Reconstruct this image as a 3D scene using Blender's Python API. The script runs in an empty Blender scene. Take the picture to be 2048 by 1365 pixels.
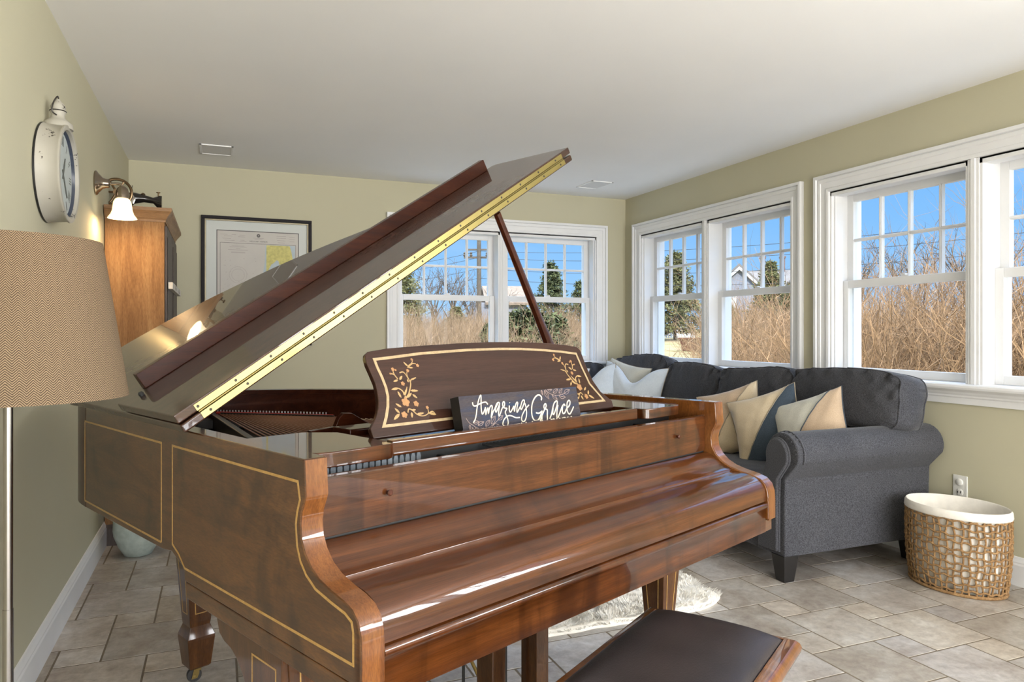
import bpy, bmesh, math, random
from mathutils import Vector, Matrix
sc = bpy.context.scene
R = math.radians
# ---------------------------------------------------------------- camera, world, sun, exposure
F_PX = 1435.0
cam_d = bpy.data.cameras.new('camera'); cam = bpy.data.objects.new('camera', cam_d)
sc.collection.objects.link(cam); sc.camera = cam
YAW = math.atan2(586.0, 1435.0)
cam.location = (0, 0, 1.202); cam.rotation_euler = (R(90), 0, -YAW)
cam_d.sensor_fit = 'HORIZONTAL'; cam_d.sensor_width = 36.0
cam_d.lens = 36.0 * F_PX / 2048.0
cam_d.shift_y = -(682.5 - 665.0) / 2048.0
cam_d.clip_start = 0.05; cam_d.clip_end = 600

sc.view_settings.view_transform = 'Standard'; sc.view_settings.look = 'None'
sc.view_settings.exposure = 0.12; sc.view_settings.gamma = 1.0
sc.view_settings.use_curve_mapping = False
sc.cycles.max_bounces = 8; sc.cycles.diffuse_bounces = 4; sc.cycles.glossy_bounces = 4
sc.cycles.transparent_max_bounces = 12; sc.cycles.transmission_bounces = 4
sc.cycles.sample_clamp_indirect = 6.0; sc.cycles.use_denoising = True
sc.cycles.caustics_reflective = False; sc.cycles.caustics_refractive = False

world = bpy.data.worlds.new('sky'); sc.world = world; world.use_nodes = True
wn = world.node_tree; wn.nodes.clear()
def W(t, **k):
    n = wn.nodes.new(t)
    for a, b in k.items(): setattr(n, a, b)
    return n
w_tc = W('ShaderNodeTexCoord'); w_sep = W('ShaderNodeSeparateXYZ'); w_ramp = W('ShaderNodeValToRGB')
w_noise = W('ShaderNodeTexNoise'); w_map = W('ShaderNodeMapping'); w_cr = W('ShaderNodeValToRGB')
w_mix = W('ShaderNodeMixRGB'); w_bg = W('ShaderNodeBackground'); w_out = W('ShaderNodeOutputWorld')
wn.links.new(w_tc.outputs['Generated'], w_sep.inputs[0]); wn.links.new(w_sep.outputs['Z'], w_ramp.inputs[0])
e = w_ramp.color_ramp.elements
e[0].position = 0.0; e[0].color = (0.40, 0.66, 0.98, 1)
e[1].position = 1.0; e[1].color = (0.84, 0.87, 0.93, 1)
m = e.new(0.14); m.color = (0.24, 0.53, 0.98, 1)
m = e.new(0.30); m.color = (0.155, 0.44, 0.96, 1)
w_map.inputs['Scale'].default_value = (1.2, 1.2, 7.0)
wn.links.new(w_tc.outputs['Generated'], w_map.inputs[0]); wn.links.new(w_map.outputs[0], w_noise.inputs['Vector'])
w_noise.inputs['Scale'].default_value = 2.0; w_noise.inputs['Detail'].default_value = 5
w_cr.color_ramp.elements[0].position = 0.52; w_cr.color_ramp.elements[0].color = (0, 0, 0, 1)
w_cr.color_ramp.elements[1].position = 0.80; w_cr.color_ramp.elements[1].color = (0.35, 0.35, 0.35, 1)
wn.links.new(w_noise.outputs['Fac'], w_cr.inputs[0]); wn.links.new(w_cr.outputs[0], w_mix.inputs['Fac'])
wn.links.new(w_ramp.outputs[0], w_mix.inputs['Color1']); w_mix.inputs['Color2'].default_value = (0.85, 0.9, 1.0, 1)
wn.links.new(w_mix.outputs[0], w_bg.inputs['Color']); w_mr = W('ShaderNodeMapRange'); w_mr.interpolation_type = 'SMOOTHSTEP'
for a_, v_ in (('From Min', 0.26), ('From Max', 0.65), ('To Min', 1.0), ('To Max', 6.6)): w_mr.inputs[a_].default_value = v_
wn.links.new(w_sep.outputs['Z'], w_mr.inputs['Value']); wn.links.new(w_mr.outputs[0], w_bg.inputs['Strength'])      # unseen upper sky boosted to brighten the room
wn.links.new(w_bg.outputs[0], w_out.inputs['Surface'])

sun_d = bpy.data.lights.new('sun', 'SUN'); sun = bpy.data.objects.new('sun', sun_d); sc.collection.objects.link(sun)
sun_d.energy = 6.0; sun_d.color = (1.0, 0.93, 0.82); sun_d.angle = R(0.6)
sun.rotation_euler = Vector((-0.16, -1.0, 0.78)).to_track_quat('Z', 'Y').to_euler()

def area(name, loc, size, power, direction, color=(1, 1, 1)):
    d = bpy.data.lights.new(name, 'AREA'); d.shape = 'RECTANGLE'; d.size, d.size_y = size
    d.energy = power; d.color = color
    o = bpy.data.objects.new(name, d); sc.collection.objects.link(o)
    o.location = loc; o.rotation_euler = Vector(direction).to_track_quat('-Z', 'Z').to_euler()
    return o
XL, XR, YB, YF, CEIL = -0.60, 3.512, 5.80, -3.4, 2.44
# fill lamps added in unseen doors and side windows to brighten the room
area('fill_lamp_back', (0.42, YF - 0.16, 1.12), (1.9, 2.15), 190, (0, 1, 0.08), (1.0, 0.985, 0.97))
area('fill_lamp_back', (2.49, YF - 0.16, 1.12), (1.9, 2.15), 190, (0, 1, 0.08), (1.0, 0.985, 0.97))
area('fill_lamp_side', (XR + 0.17, -0.50, 1.5), (1.8, 1.1), 165, (-1, 0.45, 0.0), (0.97, 0.98, 1.0))
area('fill_lamp_side', (XR + 0.17, -2.40, 1.5), (1.6, 1.1), 140, (-1, 0.5, 0.0), (0.97, 0.98, 1.0))

# ---------------------------------------------------------------- helpers
def tag(o, label=None, cat=None, group=None, kind=None):
    if label: o['label'] = label
    if cat: o['category'] = cat
    if group: o['group'] = group
    if kind: o['kind'] = kind
    return o
def empty(name, loc=(0, 0, 0), rz=0, label=None, cat=None, group=None, kind=None):
    o = bpy.data.objects.new(name, None); sc.collection.objects.link(o)
    o.location = loc; o.rotation_euler = (0, 0, rz); o.empty_display_size = 0.1
    return tag(o, label, cat, group, kind)
def obj(name, bm, mat, parent=None, smooth=35, bevel=0, seg=2, label=None):
    bmesh.ops.recalc_face_normals(bm, faces=bm.faces)
    if smooth:
        a = R(smooth)
        for f in bm.faces: f.smooth = True
        for ed in bm.edges:
            if len(ed.link_faces) == 2:
                ed.smooth = ed.calc_face_angle(0) < a
            else: ed.smooth = True
    me = bpy.data.meshes.new(name); bm.to_mesh(me); bm.free()
    mats = mat if isinstance(mat, (list, tuple)) else [mat]
    for mm in mats: me.materials.append(mm)
    o = bpy.data.objects.new(name, me); sc.collection.objects.link(o)
    if parent is not None: o.parent = parent
    if bevel:
        b = o.modifiers.new('bevel', 'BEVEL'); b.width = bevel; b.segments = seg
        b.limit_method = 'ANGLE'; b.angle_limit = R(40); b.harden_normals = bool(smooth)
    if label: o['label'] = label
    return o
def struct(o): o['kind'] = 'structure'; return o
def nb(): return bmesh.new()
def box(bm, x, y, z, mi=0):
    vs = [bm.verts.new((a, b, c)) for a in x for b in y for c in z]
    for q in ((0, 1, 3, 2), (4, 6, 7, 5), (0, 4, 5, 1), (2, 3, 7, 6), (0, 2, 6, 4), (1, 5, 7, 3)):
        f = bm.faces.new([vs[i] for i in q]); f.material_index = mi
    return vs
def obox(bm, c, size, M):
    vs = [bm.verts.new(Vector(c) + M @ Vector((size[0] / 2 * a, size[1] / 2 * b, size[2] / 2 * d))) for a in (-1, 1) for b in (-1, 1) for d in (-1, 1)]
    for q in ((0, 1, 3, 2), (4, 6, 7, 5), (0, 4, 5, 1), (2, 3, 7, 6), (0, 2, 6, 4), (1, 5, 7, 3)): bm.faces.new([vs[i] for i in q])
def prism(bm, pts, fn, a0, a1, mi=0):
    A = [bm.verts.new(fn(p, a0)) for p in pts]; B = [bm.verts.new(fn(p, a1)) for p in pts]
    n = len(pts)
    f1 = bm.faces.new(A); f2 = bm.faces.new(B[::-1])
    f1.material_index = f2.material_index = mi
    for i in range(n):
        f = bm.faces.new((A[i], B[i], B[(i + 1) % n], A[(i + 1) % n])); f.material_index = mi
FX = lambda p, a: (a, p[0], p[1])
FY = lambda p, a: (p[0], a, p[1])
FZ = lambda p, a: (p[0], p[1], a)
def frame_at(t):
    t = t.normalized(); up = Vector((0, 0, 1)) if abs(t.z) < 0.95 else Vector((1, 0, 0))
    a = t.cross(up).normalized(); return a, t.cross(a).normalized()
def tube(bm, pts, r, n=8, closed=False, cap=True, mi=0, flat=1.0):
    pts = [Vector(p) for p in pts]; L = len(pts); rings = []
    rr = r if isinstance(r, (list, tuple)) else [r] * L
    pa = None
    for i, p in enumerate(pts):
        if closed: t = pts[(i + 1) % L] - pts[i - 1]
        else: t = pts[min(i + 1, L - 1)] - pts[max(i - 1, 0)]
        if t.length < 1e-9: t = Vector((0, 0, 1))
        t.normalize()
        if pa is None: a, b = frame_at(t)
        else:
            a = pa - t * pa.dot(t)
            if a.length < 1e-6: a, b = frame_at(t)
            a.normalize(); b = t.cross(a).normalized()
        pa = a
        rings.append([bm.verts.new(p + (a * math.cos(2 * math.pi * k / n) + b * math.sin(2 * math.pi * k / n) * flat) * rr[i]) for k in range(n)])
    m_ = L if closed else L - 1
    for i in range(m_):
        A = rings[i]; B = rings[(i + 1) % L]
        for k in range(n):
            f = bm.faces.new((A[k], A[(k + 1) % n], B[(k + 1) % n], B[k])); f.material_index = mi
    if cap and not closed and n > 2:
        bm.faces.new(rings[0][::-1]); bm.faces.new(rings[-1])
def lathe(bm, prof, n=32, c=(0, 0, 0), M=None, mi=0, capb=True, capt=True):
    M = M or Matrix.Identity(3); c = Vector(c); rings = []
    for r_, z_ in prof:
        rings.append([bm.verts.new(c + M @ Vector((r_ * math.cos(2 * math.pi * k / n), r_ * math.sin(2 * math.pi * k / n), z_))) for k in range(n)])
    for A, B in zip(rings, rings[1:]):
        for k in range(n):
            f = bm.faces.new((A[k], A[(k + 1) % n], B[(k + 1) % n], B[k])); f.material_index = mi
    if capb: bm.faces.new(rings[0][::-1])
    if capt: bm.faces.new(rings[-1])
def to_axis(d): return Vector(d).to_track_quat('Z', 'Y').to_matrix()
def catmull(pts, n=6, closed=False):
    P = [Vector(p) for p in pts]; L = len(P); out = []
    for i in range(L if closed else L - 1):
        g = lambda j: P[j % L] if closed else P[max(0, min(L - 1, j))]
        p0, p1, p2, p3 = g(i - 1), g(i), g(i + 1), g(i + 2)
        for k in range(n):
            t = k / n
            out.append(0.5 * ((2 * p1) + (p2 - p0) * t + (2 * p0 - 5 * p1 + 4 * p2 - p3) * t * t + (3 * p1 - p0 - 3 * p2 + p3) * t ** 3))
    if not closed: out.append(P[-1])
    return out
def ribbon(bm, pts, w, fn, closed=False, h=0.0006, mi=0):
    # flat raised strip along 2D points; fn(a, b, n) -> 3D
    P = [Vector((p[0], p[1])) for p in pts]; L = len(P); A = []; B = []
    ww = w if isinstance(w, (list, tuple)) else [w] * L
    for i in range(L):
        if closed: d1 = (P[i] - P[i - 1]); d2 = (P[(i + 1) % L] - P[i])
        else: d1 = P[i] - P[max(i - 1, 0)]; d2 = P[min(i + 1, L - 1)] - P[i]
        d1 = d1.normalized() if d1.length > 1e-9 else Vector((0, 0)); d2 = d2.normalized() if d2.length > 1e-9 else Vector((0, 0))
        d = (d1 + d2)
        if d.length < 1e-6: d = d1 if d1.length > 0 else Vector((1, 0))
        d.normalize(); nrm = Vector((-d.y, d.x))
        k = max(0.5, abs(nrm.dot(Vector((-d1.y, d1.x))))) if d1.length > 0 else 1
        q = ww[i] / 2 / k
        A.append((P[i] + nrm * q)); B.append((P[i] - nrm * q))
    va = [bm.verts.new(fn(p.x, p.y, h)) for p in A]; vb = [bm.verts.new(fn(p.x, p.y, h)) for p in B]
    vc = [bm.verts.new(fn(p.x, p.y, -0.0004)) for p in A]; vd = [bm.verts.new(fn(p.x, p.y, -0.0004)) for p in B]
    for i in range(L if closed else L - 1):
        j = (i + 1) % L
        for q in ((va[i], va[j], vb[j], vb[i]), (va[i], vc[i], vc[j], va[j]), (vb[i], vb[j], vd[j], vd[i])):
            f = bm.faces.new(q); f.material_index = mi
def poly(bm, pts, fn, h=0.0006, mi=0):
    f = bm.faces.new([bm.verts.new(fn(p[0], p[1], h)) for p in pts]); f.material_index = mi

# ---------------------------------------------------------------- materials
def newmat(name):
    m_ = bpy.data.materials.new(name); m_.use_nodes = True; nt = m_.node_tree
    b = nt.nodes['Principled BSDF']; return m_, nt, b
def N(nt, t, **k):
    n = nt.nodes.new(t)
    for a, b in k.items(): setattr(n, a, b)
    return n
def ramp(nt, src, stops):
    r = N(nt, 'ShaderNodeValToRGB'); el = r.color_ramp.elements
    el[0].position = stops[0][0]; el[0].color = (*stops[0][1], 1)
    el[1].position = stops[-1][0]; el[1].color = (*stops[-1][1], 1)
    for p, c in stops[1:-1]: q = el.new(p); q.color = (*c, 1)
    nt.links.new(src, r.inputs[0]); return r.outputs[0]
def coords(nt, scale=(1, 1, 1), rot=(0, 0, 0), space='Object'):
    t = N(nt, 'ShaderNodeTexCoord'); m_ = N(nt, 'ShaderNodeMapping')
    m_.inputs['Scale'].default_value = scale; m_.inputs['Rotation'].default_value = rot
    nt.links.new(t.outputs[space], m_.inputs[0]); return m_.outputs[0]
def noise(nt, vec, scale, detail=4, rough=0.5, dist=0.0):
    n = N(nt, 'ShaderNodeTexNoise'); nt.links.new(vec, n.inputs['Vector'])
    n.inputs['Scale'].default_value = scale; n.inputs['Detail'].default_value = detail
    n.inputs['Roughness'].default_value = rough; n.inputs['Distortion'].default_value = dist
    return n.outputs['Fac']
def mixc(nt, fac, a, b, mode='MIX'):
    n = N(nt, 'ShaderNodeMixRGB', blend_type=mode)
    if isinstance(fac, (int, float)): n.inputs['Fac'].default_value = fac
    else: nt.links.new(fac, n.inputs['Fac'])
    for s, v in (('Color1', a), ('Color2', b)):
        if isinstance(v, tuple): n.inputs[s].default_value = (*v, 1)
        else: nt.links.new(v, n.inputs[s])
    return n.outputs[0]
def bump(nt, b, h, strength=0.2, dist=0.01):
    n = N(nt, 'ShaderNodeBump'); n.inputs['Strength'].default_value = strength; n.inputs['Distance'].default_value = dist
    nt.links.new(h, n.inputs['Height']); nt.links.new(n.outputs[0], b.inputs['Normal'])
def plain(name, col, rough=0.5, metal=0.0, var=0.06, scale=6, coat=0.0, bmp=0.0, bscale=200, spec=0.5, sheen=0.0):
    m_, nt, b = newmat(name)
    v = coords(nt); f = noise(nt, v, scale, 3)
    lo = tuple(c * (1 - var) for c in col); hi = tuple(min(1, c * (1 + var)) for c in col)
    nt.links.new(ramp(nt, f, [(0.3, lo), (0.7, hi)]), b.inputs['Base Color'])
    b.inputs['Roughness'].default_value = rough; b.inputs['Metallic'].default_value = metal
    b.inputs['Coat Weight'].default_value = coat; b.inputs['Coat Roughness'].default_value = 0.05
    b.inputs['Specular IOR Level'].default_value = spec
    if sheen: b.inputs['Sheen Weight'].default_value = sheen
    if bmp: bump(nt, b, noise(nt, v, bscale, 3), bmp, 0.002)
    return m_
def wood(name, cols, stretch, rough=0.35, coat=0.0, coatr=0.03, figure=None, fine=60, dist=1.2, rot=(0, 0, 0), bmp=0.0, spec=0.5):
    # stretch: small scale along the grain direction
    m_, nt, b = newmat(name)
    v = coords(nt, stretch, rot)
    f1 = noise(nt, v, 3.0, 5, 0.6, dist); f2 = noise(nt, v, fine, 4, 0.65, 0.2)
    base = ramp(nt, f1, [(0.28, cols[0]), (0.5, cols[1]), (0.72, cols[2])])
    fine_c = ramp(nt, f2, [(0.35, (0.62, 0.6, 0.58)), (0.6, (1.08, 1.08, 1.08))])
    c = mixc(nt, 0.75, base, fine_c, 'MULTIPLY')
    if figure:
        v2 = coords(nt, figure); f3 = noise(nt, v2, 2.2, 4, 0.55, 0.8)
        c = mixc(nt, 0.8, c, ramp(nt, f3, [(0.36, (0.42, 0.36, 0.32)), (0.47, (1.0, 1.0, 1.0)), (0.66, (1.14, 1.1, 1.04))]), 'MULTIPLY')
    nt.links.new(c, b.inputs['Base Color'])
    if coat > 0.3: spec = 0.12
    b.inputs['Roughness'].default_value = rough; b.inputs['Coat Weight'].default_value = coat
    b.inputs['Coat Roughness'].default_value = coatr; b.inputs['Coat IOR'].default_value = 1.47
    b.inputs['Specular IOR Level'].default_value = spec
    if bmp: bump(nt, b, f2, bmp, 0.001)
    return m_
M = {}
M['wall'] = plain('wall_paint', (0.530, 0.500, 0.362), 0.85, var=0.015, scale=2, bmp=0.04, bscale=300, spec=0.2)
M['ceiling'] = plain('ceiling_paint', (0.91, 0.905, 0.90), 0.9, var=0.01, scale=2, spec=0.2)
M['trim'] = plain('white_trim_paint', (0.80, 0.80, 0.80), 0.4, var=0.02, scale=8)
M['trimx'] = plain('exterior_trim_paint', (0.82, 0.82, 0.80), 0.6, var=0.03, scale=8)
M['outwall'] = plain('exterior_shingle', (0.35, 0.33, 0.30), 0.9, var=0.2, scale=30)
LONG_U = (0.35, 6, 6); LONG_V = (5, 0.5, 5)
walnut = [(0.030, 0.0085, 0.0018), (0.062, 0.018, 0.004), (0.100, 0.032, 0.0075)]
walnutD = [(0.042, 0.015, 0.0045), (0.075, 0.028, 0.0075), (0.115, 0.046, 0.012)]
redd = [(0.024, 0.0055, 0.0025), (0.042, 0.010, 0.004), (0.066, 0.017, 0.0065)]
deskc = [(0.022, 0.0095, 0.0065), (0.034, 0.0145, 0.0095), (0.048, 0.021, 0.013)]
M['front'] = wood('figured_walnut_lacquer', walnut, (0.45, 11, 11), 0.3, 1.0, 0.02, figure=(4.5, 1.0, 0.7), fine=50)
M['fall'] = wood('walnut_lacquer_long_grain', walnut, (0.28, 11, 11), 0.3, 1.0, 0.02, figure=(1.6, 1.2, 1.2), fine=50)
M['side'] = wood('diagonal_walnut_lacquer', walnutD, (3, 1.0, 6), 0.35, 1.0, 0.05, figure=(1, 2.2, 1.2), rot=(R(35), 0, 0), fine=50)
M['arm'] = wood('honey_walnut_lacquer', [(0.085, 0.027, 0.006), (0.140, 0.048, 0.011), (0.200, 0.076, 0.019)], (6, 3, 1.0), 0.3, 1.0, 0.03, fine=60)
M['red'] = wood('mahogany_lacquer', redd, (0.6, 8, 8), 0.35, 0.5, 0.03, fine=60)
M['lid'] = wood('brown_lid_lacquer', [(0.026, 0.012, 0.008), (0.040, 0.018, 0.011), (0.058, 0.026, 0.015)], (0.5, 9, 9), 0.35, 1.0, 0.012, fine=60)
M['desk'] = wood('music_desk_veneer', deskc, (0.35, 9, 12), 0.35, 0.6, 0.04, fine=70)
M['legw'] = wood('leg_walnut', walnutD, (6, 6, 0.8), 0.35, 0.8, 0.05, fine=60)
M['inlay'] = wood('maple_stringing', [(0.34, 0.19, 0.055), (0.42, 0.25, 0.08), (0.50, 0.31, 0.11)], (20, 20, 20), 0.35, 0.6, fine=80)
M['inlayd'] = wood('pale_maple_stringing', [(0.30, 0.22, 0.12), (0.37, 0.28, 0.16), (0.44, 0.34, 0.20)], (20, 20, 20), 0.35, 0.5, fine=80)
M['petal'] = plain('marquetry_petal', (0.30, 0.15, 0.055), 0.4, var=0.2, scale=40, coat=0.4)
M['leafm'] = plain('marquetry_leaf', (0.34, 0.22, 0.09), 0.4, var=0.2, scale=40, coat=0.4)
M['dark'] = plain('black_interior', (0.012, 0.011, 0.010), 0.5)
M['iron'] = plain('dark_cast_iron', (0.05, 0.045, 0.04), 0.4, metal=0.5)
M['soundb'] = plain('soundboard', (0.030, 0.016, 0.009), 0.5, var=0.2)
M['copper'] = plain('copper_strings', (0.36, 0.16, 0.10), 0.38, metal=0.85, var=0.1)
M['steel'] = plain('steel', (0.5, 0.5, 0.5), 0.3, metal=0.9)
M['felt'] = plain('red_felt', (0.45, 0.03, 0.02), 0.95, var=0.2, scale=40)
M['greyfelt'] = plain('grey_hammer_felt', (0.16, 0.18, 0.20), 0.9, var=0.2, scale=40)
M['brass'] = plain('polished_brass', (0.33, 0.265, 0.10), 0.36, metal=1.0, var=0.05)
M['brassd'] = plain('aged_brass', (0.28, 0.20, 0.07), 0.45, metal=1.0, var=0.15)
M['screw'] = plain('dark_screw', (0.03, 0.025, 0.02), 0.5, metal=0.5)
M['rubber'] = plain('dark_rubber', (0.02, 0.02, 0.02), 0.6)
M['floorx'] = None
m_, nt, b = newmat('slate_look_tile')
at = N(nt, 'ShaderNodeAttribute', attribute_name='tint')
v = coords(nt, (1, 1, 1)); n1 = noise(nt, v, 5, 6, 0.62, 0.6); n2 = noise(nt, v, 28, 5, 0.7, 0.3); n3 = noise(nt, v, 1.3, 2)
cc = ramp(nt, n1, [(0.30, (0.30, 0.26, 0.225)), (0.50, (0.42, 0.39, 0.355)), (0.70, (0.53, 0.52, 0.505))])
cc = mixc(nt, 0.55, cc, ramp(nt, n2, [(0.3, (0.50, 0.47, 0.44)), (0.62, (1.14, 1.14, 1.14))]), 'MULTIPLY')
cc = mixc(nt, 0.9, cc, at.outputs['Color'], 'MULTIPLY')
nt.links.new(cc, b.inputs['Base Color']); b.inputs['Roughness'].default_value = 0.42
bump(nt, b, n2, 0.25, 0.004)
M['tile'] = m_
M['grout'] = plain('sand_grout', (0.17, 0.135, 0.095), 0.95, var=0.15, scale=20)

# glass that lets daylight through
m_ = bpy.data.materials.new('window_glass'); m_.use_nodes = True; nt = m_.node_tree; nt.nodes.clear()
o_ = N(nt, 'ShaderNodeOutputMaterial'); mx = N(nt, 'ShaderNodeMixShader'); tr = N(nt, 'ShaderNodeBsdfTransparent'); gl = N(nt, 'ShaderNodeBsdfGlossy')
lwg = N(nt, 'ShaderNodeLayerWeight'); lwg.inputs[0].default_value = 0.5; pw = N(nt, 'ShaderNodeMath', operation='POWER'); pw.inputs[1].default_value = 5.0; fr = N(nt, 'ShaderNodeMath', operation='MULTIPLY_ADD'); fr.inputs[1].default_value = 0.6; fr.inputs[2].default_value = 0.002
nt.links.new(lwg.outputs['Facing'], pw.inputs[0]); nt.links.new(pw.outputs[0], fr.inputs[0]); gl.inputs['Roughness'].default_value = 0.0
tr.inputs['Color'].default_value = (0.97, 0.985, 0.98, 1)
nt.links.new(fr.outputs[0], mx.inputs[0]); nt.links.new(tr.outputs[0], mx.inputs[1]); nt.links.new(gl.outputs[0], mx.inputs[2]); nt.links.new(mx.outputs[0], o_.inputs[0])
M['glass'] = m_

def attr_color(o, cols):
    at = o.data.color_attributes.new('tint', 'FLOAT_COLOR', 'CORNER')
    i = 0
    for p, c in zip(o.data.polygons, cols):
        for li in p.loop_indices: at.data[li].color = (*c, 1)

# ---------------------------------------------------------------- floor: pinwheel of 12 inch and 6 inch tiles
random.seed(4)
bm = nb(); cols = []
mx_, my_ = 0.1532, 0.156; ox, oy = 2.203, 2.055; gp = 0.0035
def tile(ix, iy, k, j):
    x0 = ox + ix * mx_ + gp; x1 = ox + (ix + k) * mx_ - gp; y0 = oy + iy * my_ + gp; y1 = oy + (iy + k) * my_ - gp
    x0 = max(x0, XL); x1 = min(x1, XR); y0 = max(y0, YF); y1 = min(y1, YB)
    if x1 - x0 < 0.01 or y1 - y0 < 0.01: return
    tw = random.random(); br = random.uniform(0.78, 1.14) * (1.0 if k == 2 else random.uniform(0.88, 1.12))
    c = (br * (1.0 + 0.06 * tw), br * 1.0, br * (1.03 - 0.14 * tw))
    q = 0.0010
    lo = [bm.verts.new(p) for p in ((x0, y0, -0.0012), (x1, y0, -0.0012), (x1, y1, -0.0012), (x0, y1, -0.0012))]
    hi = [bm.verts.new(p) for p in ((x0 + q, y0 + q, 0), (x1 - q, y0 + q, 0), (x1 - q, y1 - q, 0), (x0 + q, y1 - q, 0))]
    bm.faces.new(hi); cols.append(c)
    for i in range(4): bm.faces.new((lo[i], lo[(i + 1) % 4], hi[(i + 1) % 4], hi[i])); cols.append(c)
for a in range(-40, 40):
    for c_ in range(-40, 40):
        ix = 2 * a + c_; iy = -a + 2 * c_
        if -24 < ix < 12 and -40 < iy < 28:
            tile(ix, iy, 2, 0); tile(ix + 2, iy + 1, 1, 1)
floor = obj('floor', bm, M['tile'], smooth=0); struct(floor); attr_color(floor, cols)
bm = nb(); box(bm, (XL - 0.2, XR + 0.2), (YF - 0.2, YB + 0.2), (-0.30, -0.0010)); gr = obj('floor_grout', bm, M['grout'], parent=floor, smooth=0)

# ---------------------------------------------------------------- walls with openings
WT = 0.20
OPEN = {'back': [(2.284, 0.917)], 'right': [(4.615, 0.917), (2.460, 0.917), (-0.50, 0.917), (-2.40, 0.80)]}
OZ0, OZ1 = 0.93, 2.075
def wall_pts(side):
    if side == 'back': return lambda a, d, z: (a, YB + d, z)
    if side == 'right': return lambda a, d, z: (XR + d, a, z)
    if side == 'left': return lambda a, d, z: (XL - d, a, z)
    return lambda a, d, z: (a, YF - d, z)
def wbox(bm, fn, a, d, z, mi=0):
    p = [fn(x, y, w) for x in a for y in d for w in z]
    vs = [bm.verts.new(q) for q in p]
    for q in ((0, 1, 3, 2), (4, 6, 7, 5), (0, 4, 5, 1), (2, 3, 7, 6), (0, 2, 6, 4), (1, 5, 7, 3)):
        f = bm.faces.new([vs[i] for i in q]); f.material_index = mi
def wall(side, a0, a1, opens, z0=OZ0, z1=OZ1):
    fn = wall_pts(side); bm = nb(); cur = a0
    for c, h in sorted(opens):
        wbox(bm, fn, (cur, c - h), (0, WT), (-0.3, CEIL + 0.1)); wbox(bm, fn, (c - h, c + h), (0, WT), (-0.3, z0)); wbox(bm, fn, (c - h, c + h), (0, WT), (z1, CEIL + 0.1)); cur = c + h
    wbox(bm, fn, (cur, a1), (0, WT), (-0.3, CEIL + 0.1))
    return struct(obj('wall_' + side, bm, M['wall'], smooth=0))
wall('back', XL, XR, OPEN['back']); wall('right', YF - WT, YB + WT, OPEN['right']); wall('left', YF - WT, YB + WT, [])
wall('front', XL, XR, [(0.42, 0.96), (2.49, 0.96)], 0.04, 2.20)
bm = nb(); box(bm, (XL - WT, XR + WT), (YF - WT, YB + WT), (CEIL, CEIL + 0.15)); struct(obj('ceiling', bm, M['ceiling'], smooth=0))
bm = nb(); box(bm, (XL - WT - .3, XR + WT + .35), (YF - WT - .3, YB + WT + .35), (CEIL + 0.151, CEIL + 0.30)); struct(obj('trim_eaves', bm, M['trimx'], smooth=0))

def baseboard(side, a0, a1):
    fn0 = wall_pts(side); bm = nb()
    prof = [(0, 0), (0.016, 0), (0.016, 0.098), (0.013, 0.106), (0.013, 0.112), (0.008, 0.124), (0.005, 0.134), (0, 0.136)]
    prism(bm, [(-d, z) for d, z in prof], lambda p, a: fn0(a, p[0], p[1]), a0, a1)
    return struct(obj('baseboard_' + side, bm, M['trim'], smooth=0))
baseboard('left', YF, YB); baseboard('right', YF, YB); baseboard('back', XL, XR); 

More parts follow.
